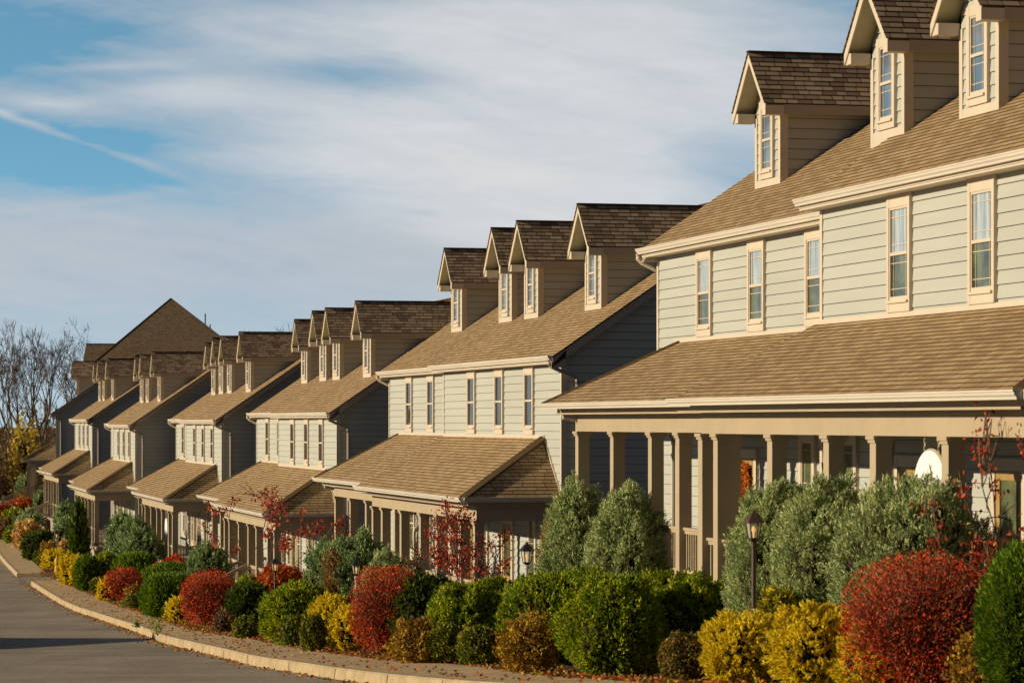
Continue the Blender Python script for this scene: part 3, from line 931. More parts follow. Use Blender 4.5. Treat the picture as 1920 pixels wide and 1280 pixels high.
        for d in (-1, 1):
            ev = MB()
            xa_, xb_ = sorted((xm + d * (hw - 0.004), xm + d * (hw - 0.03)))
            ev.box(xa_, xb_, yf - 0.039, yee, zeave - 0.20, zeave - 0.012)
            xa_, xb_ = sorted((xm + d * (hw - 0.031), xm + d * (w / 2 + 0.026)))
            ev.box(xa_, xb_, yf - 0.039, yee, zeave - 0.19, zeave - 0.165)
            ev.build('eave_fascia', FASCIA, dm)
        sf = MB()
        for d in (-1, 1):
            sf.face([(xm + d * (hw - 0.03), yo + 0.06, zeave - 0.06), (xm, yo + 0.06, zrid - 0.095), (xm, yf, zrid - 0.095), (xm + d * (hw - 0.03), yf, zeave - 0.06)])
        sf.build('gable_soffit', SOFFIT, dm)
    return root


# left front corner (bearing of the facade, distance), from the photograph
HOUSES = [  # X, Y, angle, gutter height above the camera
    ((1235 - CX) / FPX * 63.5, 63.5, 13.55, 3.68),
    ((731 - CX) / FPX * 100.0, 100.0, 13.55, 1.68),
    ((482 - CX) / FPX * 129.5, 129.5, 12.9, 0.39),
    ((331 - CX) / FPX * 158.0, 158.0, 12.8, 0.155),
    ((209 - CX) / FPX * 186.0, 186.0, 12.5, -0.09),
    ((141 - CX) / FPX * 218.0, 218.0, 12.8, 0.23),
]
t7 = R(7.0)
x7, y7 = (105 - CX) / FPX * 224.0, 224.0
HOUSES.append((x7 - XE * math.sin(t7) + 1.0 * math.cos(t7), y7 + XE * math.cos(t7) + 1.0 * math.sin(t7), 7.0, 0.72))
HLAB = ['nearest sage green townhouse with white curtains upstairs and white oval sign on its porch',
        'sage green townhouse with bare dark upstairs windows and small hanging lantern on its porch',
        'sage townhouse behind the thin red leaved tree with long spindly branches',
        'sage townhouse with three mounded junipers and white oval plaque by its porch',
        'sage townhouse with dark columnar evergreen standing before its stair railing',
        'sage townhouse with long wooden stair rails beside the peach hydrangea',
        'last sage townhouse with only its shaded blue grey gable side showing']
protoA = protoB = None
homes = []
for i, (hx, hy, th, eh) in enumerate(HOUSES):
    loc, rz = (hx, hy, eh - E_G), R(th - 90.0)
    if i == 0:
        h = make_house('townhouse', loc, rz, True, 4.16, 5.42, 27.4)
    elif i == 1:
        h = protoB = make_house('townhouse', loc, rz, False, 3.93, 5.37, 26.9)
    else:
        h = copy_tree(protoB)
        h.location = loc
        h.rotation_euler = (0, 0, rz)
    tag(h, HLAB[i], 'townhouse', 'sage townhouses in a row')
    homes.append((loc, rz))


def hpt(i, x, y, z):
    """a point given in the frame of house i"""
    (lx, ly, lz), rz = homes[i]
    c, s_ = math.cos(rz), math.sin(rz)
    return (lx + c * x - s_ * y, ly + s_ * x + c * y, lz + z)


# ------------------------------------------------------------------ the big roof behind the row
bb = empty('large_building', (-30.4, 266, zg(266) - 0.5), R(6.4))
z0 = bb.location.z
SHING_F = shingle_mat('far_brown_shingles', (0.22, 0.15, 0.08), (0.33, 0.225, 0.125), (0.42, 0.30, 0.175))
ez, az_ = 4.7 - z0, 11.35 - z0
mb = MB()
mb.box(-7.0, 7.6, 0.6, 34, 0, ez - 0.1)
mb.box(-7.7, -4.2, 2.6, 14.0, 0, ez - 0.1)
mb.build('wall', SIDING, bb)
mb = MB()
hwid = 8.2
sl = math.hypot(8.0, az_ - ez)
slope(mb, (0, 0, ez), (1, 0, 0), (0, 8.0 / sl, (az_ - ez) / sl), (0, -(az_ - ez) / sl, 8.0 / sl), sl, -7.5, 0, hwid, 0, e=0.2)
mb.face([(-7.5, 0, ez), (0, 8, az_), (0, 26, az_), (-7.5, 35, ez)]); mb.face([(hwid, 0, ez), (0, 8, az_), (0, 26, az_), (hwid, 35, ez)])
mb.face([(-hwid, 35, ez), (hwid, 35, ez), (0, 26, az_)])
mb.beam((-7.5, 0, ez + 0.03), (0, 8, az_ + 0.01), 0.1, 0.03)
mb.beam((hwid, 0, ez + 0.03), (0, 8, az_ + 0.01), 0.1, 0.03)
mb.build('roof', SHING_F, bb)
mb = MB()
wz = 7.05 - z0
s2 = math.hypot(2.6, wz - ez)
slope(mb, (0, 2.0, ez), (1, 0, 0), (0, 2.6 / s2, (wz - ez) / s2), (0, -(wz - ez) / s2, 2.6 / s2), s2, -7.9, -7.6, -2.0, -2.0, e=0.2)
mb.face([(-7.6, 4.6, wz), (-2, 4.6, wz), (-2, 14, ez), (-7.9, 14, ez)])
mb.box(-7.7, -2, 4.5, 4.7, wz - 0.02, wz + 0.05)
mb.build('wing_roof', SHING_F, bb)
mb = MB()
mb.box(-7.55, hwid + 0.05, -0.06, -0.01, ez - 0.22, ez + 0.0)
mb.box(-8.0, -7.56, 1.9, 1.95, ez - 0.22, ez)
mb.build('fascia', TRIM, bb)
for gx, gzz, w_ in ((-3.6, 5.05 - z0, 1.1), (0.8, 5.5 - z0, 1.3)):
    mb = MB()
    yy = (gzz - ez) * 8.0 / (az_ - ez) - 0.6
    for d in (-1, 1):
        mb.beam((gx + d * w_, yy, gzz - 0.1), (gx, yy, gzz + 0.55), 0.25, 0.16, 1)
        mb.face([(gx + d * w_, yy, gzz - 0.05), (gx, yy, gzz + 0.62), (gx, yy + 1.6, gzz + 0.62), (gx + d * w_, yy + 1.0, gzz - 0.05)], 0)
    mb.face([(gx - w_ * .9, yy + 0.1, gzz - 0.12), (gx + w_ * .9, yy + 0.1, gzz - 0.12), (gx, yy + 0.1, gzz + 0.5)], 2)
    mb.build('roof_vent_gable', [SHING_F, FASCIA, GAP_SHADE], bb)
for gx, gy, zt in ((3.15, 9.0, 10.0 - z0), (3.6, 9.2, 9.0 - z0)):
    mb = MB(); mb.tube([(gx, gy, zt - 2.4), (gx, gy, zt)], 0.06, 6)
    mb.build('vent_pipe', METAL, bb)
tag(bb, 'large building with one steep brown hipped roof rising behind the row', 'building')


# ------------------------------------------------------------------ foliage
def unit(a):
    return a / np.maximum(np.linalg.norm(a, axis=-1, keepdims=True), 1e-9)


def kites(P, D, L, Wd, rng):
    """leaf or spray faces: kite shapes from P along D"""
    n = len(P)
    S = unit(np.cross(D, rng.normal(size=(n, 3))))
    L = np.broadcast_to(np.asarray(L, dtype=float).reshape(-1, 1), (n, 1)); Wd = np.broadcast_to(np.asarray(Wd, dtype=float).reshape(-1, 1), (n, 1))
    V = np.stack([P, P + D * L * 0.45 + S * Wd * 0.5, P + D * L, P + D * L * 0.45 - S * Wd * 0.5], axis=1)
    return V.reshape(-1, 3), np.full(n, 4)


def ribbons(A, B, wa, wb, rng):
    D = unit(B - A)
    n = len(A)
    S = unit(np.cross(D, rng.normal(size=(n, 3)) * [1, 1, 0.3] + 1e-3))
    wa = np.broadcast_to(np.asarray(wa, dtype=float).reshape(-1, 1), (n, 1)); wb = np.broadcast_to(np.asarray(wb, dtype=float).reshape(-1, 1), (n, 1))
    V = np.stack([A - S * wa / 2, A + S * wa / 2, B + S * wb / 2, B - S * wb / 2], axis=1)
    return V.reshape(-1, 3), np.full(n, 4)


class Shape:
    """lumpy mound: radius as a function of direction"""
    def __init__(s, rx, ry, h, rng, p=2.4, lump=0.10, freq=5.0, low=0.42, taper=0.0):
        s.rx, s.ry, s.h, s.p, s.lump, s.low, s.taper = rx, ry, h, p, lump, low, taper
        s.k = rng.normal(size=(9, 3)) * freq
        s.ph = rng.uniform(0, 6.28, 9)
        s.k2 = rng.normal(size=(9, 3)) * freq * 2.7
        s.ph2 = rng.uniform(0, 6.28, 9)
        s.fit = np.ones(3)
        t_ = s.taper; s.taper = 0.0
        Q = s.at(unit(rng.normal(size=(1500, 3))))
        s.fit = np.array([rx / np.percentile(np.abs(Q[:, 0]), 98.5), ry / np.percentile(np.abs(Q[:, 1]), 98.5), (h - 0.03) / np.percentile(Q[:, 2], 99.4)])
        s.taper = t_

    def at(s, d, f=1.0):
        q = (np.abs(d) ** s.p).sum(axis=1, keepdims=True) ** (-1.0 / s.p)
        n = np.sin(d @ s.k.T + s.ph).mean(axis=1, keepdims=True) * 2.2 + np.sin(d @ s.k2.T + s.ph2).mean(axis=1, keepdims=True) * 1.0
        r = q * (1 + s.lump * n) * f
        c = s.h * s.low
        up = np.where(d[:, 2:3] > 0, s.h - c, c * 1.02)
        P = np.concatenate([d[:, 0:1] * r * s.rx, d[:, 1:2] * r * s.ry, d[:, 2:3] * r * up + c], axis=1)
        P *= s.fit
        if s.taper:
            t = np.clip(P[:, 2:3] / s.h, 0, 1)
            P[:, :2] *= (1 - s.taper * t)
        return P


def sphere_dirs(n, rng):
    return unit(rng.normal(size=(n, 3)))


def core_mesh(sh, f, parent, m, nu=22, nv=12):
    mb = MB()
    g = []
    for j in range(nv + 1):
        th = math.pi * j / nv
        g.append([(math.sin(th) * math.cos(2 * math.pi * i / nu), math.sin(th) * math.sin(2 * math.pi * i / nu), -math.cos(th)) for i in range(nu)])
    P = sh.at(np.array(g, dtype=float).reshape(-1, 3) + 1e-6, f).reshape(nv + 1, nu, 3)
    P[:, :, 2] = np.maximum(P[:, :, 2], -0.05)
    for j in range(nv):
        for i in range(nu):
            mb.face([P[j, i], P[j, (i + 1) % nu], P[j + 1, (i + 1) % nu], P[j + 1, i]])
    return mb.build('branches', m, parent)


KINDS = {
    #          leaf mats, length, width, cover, p, lump, freq, N, up, rand, core
    'yew':     dict(tuft=12, tl=.10, m=L_YEW, L=.058, W=.020, cov=4.0, p=2.12, lump=.13, f=5.5, N=.9, up=.5, rnd=.75, core=.84, low=.42),
    'yewb':    dict(m=L_YEWB, L=.075, W=.020, cov=3.8, p=2.3, lump=.05, f=4, N=1.0, up=.6, rnd=.55, core=.88, low=.44),
    'yewd':    dict(tuft=12, tl=.09, m=L_YEWD, L=.070, W=.022, cov=3.6, p=2.2, lump=.10, f=5, N=.9, up=.4, rnd=.7, core=.88, low=.44),
    'jun':     dict(tuft=22, tl=.20, m=L_JUN, L=.066, W=.0155, cov=3.4, p=2.0, lump=.13, f=6.0, N=.7, up=.75, rnd=.6, core=.80, low=.42),
    'jund':    dict(tuft=20, tl=.18, m=L_JUND, L=.072, W=.018, cov=3.4, p=2.2, lump=.15, f=6, N=.6, up=.8, rnd=.55, core=.82, low=.45),
    'gold':    dict(tuft=14, tl=.12, m=L_YEL, L=.060, W=.026, cov=3.0, p=2.15, lump=.17, f=8, N=.8, up=.35, rnd=.9, core=.74, low=.46),
    'olive':   dict(m=L_YELG, L=.07, W=.032, cov=2.8, p=2.2, lump=.15, f=7, N=.7, up=.2, rnd=1.0, core=.8, low=.46),
    'box':     dict(m=L_BOX, L=.045, W=.028, cov=2.8, p=2.3, lump=.10, f=6, N=.6, up=.3, rnd=1.0, core=.82, low=.46),
    'boxr':    dict(m=L_BOXR, L=.045, W=.030, cov=2.4, p=2.2, lump=.12, f=6, N=.6, up=.3, rnd=1.0, core=.78, low=.46),
    'amber':   dict(m=L_ORG, L=.06, W=.034, cov=1.7, p=2.0, lump=.30, f=7, N=.5, up=.4, rnd=1.0, core=.52, low=.42),
    'peach':   dict(m=L_PEACH, L=.075, W=.05, cov=2.4, p=2.2, lump=.16, f=8, N=.8, up=.5, rnd=.7, core=.76, low=.46),
    'arbor':   dict(m=L_YEWD, L=.12, W=.035, cov=3.4, p=2.6, lump=.08, f=5, N=.5, up=1.0, rnd=.5, core=.86, low=.40),
    'redhedge': dict(m=L_RED, L=.06, W=.032, cov=2.2, p=2.4, lump=.10, f=6, N=.6, up=.5, rnd=.9, core=.7, low=.45),
    'russet':  dict(m=L_REDB, L=.06, W=.032, cov=2.2, p=2.4, lump=.10, f=6, N=.6, up=.5, rnd=.9, core=.7, low=.45),
    'ytree':   dict(m=L_YTREE, L=.10, W=.055, cov=.8, p=2.0, lump=.3, f=6, N=.5, up=.3, rnd=1.0, core=.45, low=.5),
    'brown':   dict(m=L_BROWN, L=.10, W=.03, cov=1.6, p=2.0, lump=.2, f=6, N=.4, up=.7, rnd=.9, core=.6, low=.40),
}
NSEED = [100]


def shrub(kind, x, y, rx, h, label, ry=None, cat='shrub', group=None, patch=None, name='shrub', taper=0.0):
    NSEED[0] += 1
    rng = np.random.default_rng(NSEED[0])
    K = KINDS[kind]
    ry = ry or rx
    root = empty(name, (x, y, zg(y)))
    tag(root, label, cat, group)
    sh = Shape(rx, ry, h, rng, K['p'], K['lump'], K['f'], K['low'], taper)
    sc = max(1.0, (y / 46.0) ** 0.85)                   # far shrubs carry fewer, larger tufts
    L, Wd = K['L'] * sc, K['W'] * sc
    area = 4 * math.pi * ((rx * ry) ** 1.6 / 3 + 2 * ((rx + ry) / 2 * h / 2) ** 1.6 / 3) ** (1 / 1.6)
    n = int(min(80000 if kind[0] == 'j' else 46000, K['cov'] * area / (L * Wd * 0.5)))
    d = sphere_dirs(n, rng)
    d = d[d[:, 2] > -0.93]
    dep = 1.0 - 0.20 * rng.uniform(0, 1, (len(d), 1)) ** 1.6 + 0.035 * rng.normal(size=(len(d), 1))
    P = sh.at(d, dep)
    keep = P[:, 2] > 0.02
    P, d = P[keep], d[keep]
    Nn = unit(d / np.array([rx, ry, h / 2]))
    D = unit(Nn * K['N'] + np.array([0, 0, K['up']]) + rng.normal(size=Nn.shape) * K['rnd'] * 0.6)
    V, c = kites(P - D * L * 0.35, D, L * rng.uniform(.6, 1.35, len(P)), Wd * rng.uniform(.7, 1.3, len(P)), rng)
    if K.get('tuft'):                                    # sprays grow in tufts with hollows between them
        nt = max(60, n // K['tuft'])
        dt = sphere_dirs(nt, rng)
        dt = dt[dt[:, 2] > -0.93]
        B0 = sh.at(dt, 0.90 - 0.08 * rng.uniform(0, 1, (len(dt), 1)))
        ax = unit(unit(dt / np.array([rx, ry, h / 2])) * K['N'] + np.array([0, 0, K['up']]) + rng.normal(size=dt.shape) * 0.22)
        idx = rng.integers(0, len(dt), n)
        tl = K['tl'] * sc ** 0.7
        q = rng.uniform(0, 1, (n, 1)) ** 0.8
        P = B0[idx] + ax[idx] * q * tl * rng.uniform(.7, 1.15, (len(dt), 1))[idx] + rng.normal(size=(n, 3)) * tl * 0.24 * (1.1 - q)
        D = unit(ax[idx] + rng.normal(size=(n, 3)) * 0.42)
        keep = P[:, 2] > 0.02
        P, D = P[keep], D[keep]
        V, c = kites(P - D * L * 0.35, D, L * rng.uniform(.6, 1.35, len(P)), Wd * rng.uniform(.7, 1.3, len(P)), rng)
    mi = np.zeros(len(P), dtype=np.int32)
    mats = [K['m']]
    if patch:                                            # a rusty or withered patch on one side
        (pv, pr, pm) = patch
        pv = np.array(pv, dtype=float)
        dist = np.linalg.norm(P / np.array([rx, ry, h]) - pv, axis=1)
        mi = ((dist < pr) & (rng.uniform(size=len(P)) < 0.8)).astype(np.int32)
        mats.append(pm)
    np_obj('foliage', V, c, mats, root, mi)
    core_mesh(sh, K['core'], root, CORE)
    return root


def red_bush(x, y, rx, h, label, ry=None, m=None, leafy=1.0, name='shrub', cat='shrub', group=None):
    """burning bush: a fan of thin stems from the base, small leaves along their outer halves"""
    NSEED[0] += 1
    rng = np.random.default_rng(NSEED[0])
    ry = ry or rx
    root = empty(name, (x, y, zg(y)))
    tag(root, label, cat, group)
    sc = max(1.0, (y / 46.0) ** 0.8)
    sh = Shape(rx, ry, h, rng, 2.7, 0.05, 5, 0.48)
    ns = int(1500 / sc ** 1.2 * max(0.4, rx * h / 1.6))
    d = sphere_dirs(ns, rng)
    d[:, 2] = np.abs(d[:, 2]) * 1.1 - 0.25
    d = unit(d)
    tip = sh.at(d, rng.uniform(0.72, 1.02, (ns, 1)))
    tip = tip[tip[:, 2] > 0.12]
    base = np.concatenate([tip[:, :2] * 0.10 + rng.normal(size=(len(tip), 2)) * 0.06, np.zeros((len(tip), 1))], axis=1)
    midp = base * 0.45 + tip * 0.55 + np.stack([-tip[:, 0] * 0.10, -tip[:, 1] * 0.10, 0.10 * h * np.ones(len(tip))], axis=1) * 0.8 + rng.normal(size=tip.shape) * 0.03
    Vs, Cs = [], []
    w = 0.011 * sc
    for A, B, a, b in ((base, midp, w * 1.5, w), (midp, tip, w, w * 0.5)):
        V, c = ribbons(A, B, a, b, rng); Vs.append(V); Cs.append(c)
    side = midp + (tip - midp) * rng.uniform(.1, .6, (len(tip), 1))
    for _ in range(2):
        e = side + unit(tip - midp + rng.normal(size=tip.shape) * 0.5 * np.linalg.norm(tip - midp, axis=1, keepdims=True)) * rng.uniform(.12, .32, (len(tip), 1))
        V, c = ribbons(side, e, w * 0.7, w * 0.4, rng); Vs.append(V); Cs.append(c)
    np_obj('stems', np.concatenate(Vs), np.concatenate(Cs), TWIGR, root)
    nl = int(17000 / sc ** 1.7 * max(0.4, rx * h / 1.6) * leafy)
    dd = sphere_dirs(nl, rng)
    P = sh.at(dd, 1.05 - 0.5 * rng.uniform(0, 1, (nl, 1)) ** 1.3)
    P = P[P[:, 2] > 0.08]
    D = unit(rng.normal(size=P.shape) + [0, 0, 0.5] + unit(P - [0, 0, h * .3]) * 0.8)
    V, c = kites(P, D, 0.042 * sc * rng.uniform(.6, 1.4, len(P)), 0.020 * sc * rng.uniform(.7, 1.3, len(P)), rng)
    np_obj('foliage', V, c, m or L_RED, root)
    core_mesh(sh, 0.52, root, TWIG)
    return root


def S(kind, x0, x1, ytop, zb, label, depth=None, **kw):
    """place a shrub seen between columns x0 and x1 with its top at ytop; zb = row where it meets the soil, or its distance"""
    y = ground_depth(zb) if zb > 400 else float(zb)
    s = FPX / y
    xc = ((x0 + x1) / 2 - CX) / s
    rx = (x1 - x0) / 2 / s
    h = -zg(y) - (ytop - HY) / s
    if kind == 'red':
        return red_bush(xc, y, rx, h, label, ry=(depth or rx * 0.9), **kw)
    return shrub(kind, xc, y, rx, h, label, ry=(depth or min(rx, 1.6)), **kw)


G_BED = 'shrubs in the planting bed along the sidewalk'
KW = dict(group=G_BED)
# ---- in front of the nearest townhouse
S('jun', 1003, 1152, 891, 58.6, 'tall grey green juniper with orange dead sprays on its side', patch=((-.95, -.1, .78), .26, L_RUSTJ), taper=.05, **KW)
S('jun', 1088, 1262, 906, 56.0, 'tall domed juniper in front of the railing of the nearest porch', taper=.08, **KW)
S('jun', 1362, 1535, 893, 45.2, 'tall bluish juniper directly behind the brown lamp post', **KW)
S('jun', 1446, 1655, 888, 42.4, 'middle juniper of the three big ones before the nearest porch', depth=.85, **KW)
S('jun', 1556, 1880, 884, 38.9, 'broadest juniper, standing right below the white oval sign', depth=.95, **KW)
S('yew', 928, 1200, 1062, 53.6, 'long low yew mound beneath the pair of tall junipers', depth=1.0, **KW)
S('yew', 1124, 1418, 1062, 49.4, 'wide yew mound below the white railing of the nearest porch', depth=.9, **KW)
S('yew', 1190, 1412, 1074, 46.6, 'dark rounded yew between the largest yew ball and the golden cypress', depth=.75, **KW)
S('yew', 1036, 1262, 1072, 1268, 'largest clipped dark yew, a ball at the sidewalk edge beside the amber spirea', depth=.85, **KW)
S('yew', 850, 1000, 1078, 58.5, 'bright topped yew below the black lantern lamp', **KW)
S('yewd', 722, 885, 1074, 60.5, 'dark clipped yew right beside the tall crimson burning bush', **KW)
S('yew', 790, 965, 1090, 57.0, 'rounded yew nestled behind the two small boxwood balls', **KW)
S('yewb', 1834, 2020, 1018, 34.0, 'smooth bright green clipped yew at the right edge of the photo', **KW)
S('red', 1583, 1872, 1036, 35.9, 'biggest crimson burning bush, in front of the broadest juniper', **KW)
S('gold', 1313, 1478, 1146, 41.0, 'golden cypress mound at the foot of the brown lamp post', **KW)
S('gold', 1440, 1612, 1132, 36.9, 'tallest golden cypress, left of the biggest crimson bush', **KW)
S('gold', 1566, 1700, 1172, 36.2, 'golden cypress with green leaves at its base, tucked under the biggest crimson bush', **KW)
S('amber', 1775, 1925, 1172, 34.6, 'thin yellow and brown spirea between the crimson bush and bright yew', **KW)
S('olive', 1412, 1505, 1096, 41.6, 'small olive gold cypress half hidden behind the brown lamp post', **KW)
S('boxr', 1236, 1334, 1182, 41.5, 'rust tinged boxwood between the dark yew and golden cypress', **KW)
S('amber', 932, 1050, 1146, 1263, 'amber leaved spirea beside the largest yew ball', **KW)
S('amber', 726, 842, 1156, 1243, 'amber spirea at the base of the dark clipped yew', **KW)
S('box', 856, 938, 1170, 1248, 'round dark boxwood ball at the sidewalk beside amber spirea', **KW)
S('box', 800, 872, 1166, 1244, 'smaller boxwood with bronze edges between amber spirea and boxwood ball', **KW)
# ---- in front of the second townhouse
S('red', 660, 790, 1062, 1224, 'tall crimson burning bush next to the two touching golden shrubs', **KW)
S('gold', 584, 660, 1114, 1212, 'taller of two touching golden shrubs beside the tall crimson bush', **KW)
S('gold', 618, 694, 1134, 1222, 'lower bright golden shrub touching the tall crimson bush', **KW)
S('yew', 482, 645, 1088, 1210, 'plump dark yew ball beside the golden shrub pair', **KW)
S('box', 521, 584, 1150, 1212, 'small clipped boxwood in front of the plump yew ball', **KW)
S('box', 562, 612, 1148, 1222, 'upright olive boxwood between yew ball and golden shrubs', **KW)
S('jund', 574, 645, 1014, 88.0, 'narrow grey juniper left of the rust streaked one', **KW)
S('jund', 604, 732, 994, 80.0, 'rounded juniper with a rusty dead streak down its side', patch=((-.75, -.5, .45), .42, L_RUSTJ), **KW)
S('jun', 684, 760, 1030, 77.0, 'pale feathery juniper beside the porch posts and lamp', **KW)
S('brown', 752, 800, 1040, 72.0, 'dead brown shrub against the porch posts below the lantern sign', **KW)
S('russet', 478, 575, 1058, 94.0, 'low russet hedge behind the thin black lamp post', depth=1.0, **KW)
S('red', 341, 446, 1068, 1172, 'vivid crimson clipped bush nearest the bend in the curb', **KW)
S('yewd', 424, 510, 1090, 1180, 'shadowed dark yew between vivid crimson bush and plump yew ball', **KW)
S('box', 436, 486, 1152, 1197, 'small black green boxwood in front of the shadowed yew', **KW)
S('brown', 398, 440, 1140, 1186, 'dry twiggy shrub at the foot of the vivid crimson bush', **KW)
S('yew', 440, 490, 1076, 1150, 'small mossy green yew behind the shadowed dark yew', **KW)
# ---- in front of the third and fourth townhouses
S('jund', 349, 432, 1020, 111.0, 'squat juniper between two porches beside the low scarlet hedge', **KW)
S('yewb', 264, 372, 1074, 1158, 'glossy yew mound between the two crimson bushes at the bend', **KW)
S('yewb', 262, 372, 1055, 122.0, 'low spreading yew behind the glossy mound with a lamp before it', depth=1.2, **KW)
S('redhedge', 290, 354, 1041, 126.0, 'low scarlet hedge beneath the porch of the oval plaque', depth=.8, **KW)
S('yewb', 208, 304, 1036, 1108, 'light green yew mound below the three stacked junipers', depth=1.2, **KW)
S('red', 196, 267, 1064, 1126, 'small crimson bush with a golden tuft at its foot', **KW)
S('gold', 186, 212, 1086, 1126, 'golden tuft at the sidewalk under the small crimson bush', **KW)
S('amber', 230, 272, 1092, 1138, 'straw coloured spirea right of the small crimson bush', **KW)
S('box', 238, 270, 1112, 1141, 'tiny boxwood ball before the glossy yew mound', **KW)
S('gold', 316, 352, 1120, 1167, 'golden shrub beside a boxwood at the vivid crimson bush', **KW)
S('box', 302, 334, 1128, 1160, 'boxwood ball between glossy yew and golden shrub', **KW)
S('yew', 166, 226, 1036, 1094, 'upright yew ball left of the light green mound', **KW)
S('yewb', 140, 186, 1040, 1108, 'egg shaped yew touching the golden shrub by the driveway', **KW)
S('box', 168, 198, 1082, 1112, 'small dark boxwood at the foot of the yew balls', **KW)
S('gold', 111, 160, 1038, 1096, 'golden thread cypress nearest the driveway opening', **KW)
S('gold', 136, 168, 1044, 1101, 'slim golden shrub squeezed against the egg shaped yew', **KW)
S('jund', 200, 258, 966, 144.0, 'backmost of three stacked junipers beside the porch steps', **KW)
S('jund', 218, 284, 972, 139.0, 'middle of three stacked junipers beside the porch steps', **KW)
S('jund', 232, 304, 988, 134.5, 'frontmost of three stacked junipers beside the porch steps', **KW)
# ---- beyond the driveway
S('arbor', 126, 168, 941, 151.0, 'dark columnar arborvitae standing taller than the porch rail', taper=.35, **KW)
S('gold', 79, 128, 1030, 1066, 'golden mound behind the yellow hydrant', **KW)
S('peach', 108, 134, 1012, 156.0, 'faded peach hydrangea behind the hydrant', **KW)
S('amber', 74, 110, 1012, 158.0, 'amber shrub between two yews beyond the driveway', **KW)
S('yewd', 41, 108, 995, 1050, 'large dark yew mound beside the peach hydrangea', **KW)
S('box', 62, 84, 1032, 1056, 'left one of two little boxwood balls by the far sidewalk', **KW)
S('box', 68, 96, 1036, 1060, 'right one of two little boxwood balls by the far sidewalk', **KW)
S('peach', 24, 82, 974, 1032, 'big pale peach hydrangea covered with faded blooms', **KW)
S('jund', 104, 138, 942, 170.0, 'juniper behind the columnar arborvitae', **KW)
S('jund', 107, 134, 968, 163.0, 'low juniper just left of the columnar arborvitae', **KW)
S('jun', 32, 82, 957, 182.0, 'flat topped blue juniper behind the peach hydrangea', **KW)
S('jund', 66, 92, 922, 216.0, 'round juniper at the top of the long stair rails', **KW)
S('jund', 32, 66, 890, 236.0, 'tall far juniper against the woods beside the last porch', **KW)
S('amber', 30, 62, 922, 230.0, 'yellowing shrub at the foot of the tall far juniper', **KW)
S('russet', 18, 72, 934, 222.0, 'dull red hedge near the last lamp post', depth=2.0, **KW)
S('russet', -30, 26, 944, 216.0, 'dull red hedge touching the left edge of the photo', depth=2.0, **KW)
S('yew', 4, 50, 954, 200.0, 'low green mound under the last lamp post', depth=1.5, **KW)
S('brown', -6, 24, 964, 192.0, 'brownish red shrub before the low green mound', **KW)
S('yew', -4, 34, 974, 1010, 'green ball at the far end of the sidewalk', **KW)
S('yew', 10, 34, 988, 1018, 'smaller green ball beside the peach hydrangea', **KW)


# ------------------------------------------------------------------ trees
def grow(rng, p, d, L, r, depth, segs, spread=0.5, up=0.12, kids=(2, 2), ratio=0.76, minr=0.02):
    """recursive limb; collects (a, b, ra, rb, level)"""
    n = 3
    for i in range(n):
        q = p + d * (L / n)
        r2 = r * (1 - 0.11)
        segs.append((p, q, r, r2, depth))
        p, r = q, r2
        d = d + rng.normal(size=3) * 0.065 + np.array([0, 0, up * 0.35])
        d = d / np.linalg.norm(d)
        if depth > 0 and i > 0 and rng.uniform() < 0.27:
            e = d + rng.normal(size=3) * spread * 1.1
            e = e / np.linalg.norm(e)
            grow(rng, p, e, L * ratio * rng.uniform(.55, .9), max(minr, r * 0.55), depth - 1, segs, spread, up, kids, ratio, minr)
    if depth > 0:
        for _ in range(int(rng.integers(kids[0], kids[1] + 1)) + (1 if depth <= 1 else 0)):
            e = d + rng.normal(size=3) * spread + np.array([0, 0, up])
            e = e / np.linalg.norm(e)
            grow(rng, p, e, L * ratio * rng.uniform(.75, 1.1), max(minr, r * 0.72), depth - 1, segs, spread, up, kids, ratio, minr)


def limb_mesh(segs, n=4):
    A = np.array([s[0] for s in segs]); B = np.array([s[1] for s in segs])
    ra = np.array([s[2] for s in segs])[:, None]; rb = np.array([s[3] for s in segs])[:, None]
    D = unit(B - A)
    ref = np.where(np.abs(D[:, 2:3]) < 0.9, np.array([[0, 0, 1.0]]), np.array([[1.0, 0, 0]]))
    X = unit(np.cross(D, ref)); Y = np.cross(X, D)
    Vs = []
    for k in range(n):
        t0, t1 = 2 * math.pi * k / n, 2 * math.pi * (k + 1) / n
        e0 = X * math.cos(t0) + Y * math.sin(t0); e1 = X * math.cos(t1) + Y * math.sin(t1)
        Vs.append(np.stack([A + e0 * ra, A + e1 * ra, B + e1 * rb, B + e0 * rb], axis=1))
    V = np.stack(Vs, axis=1).reshape(-1, 3)
    return V, np.full(len(V) // 4, 4)


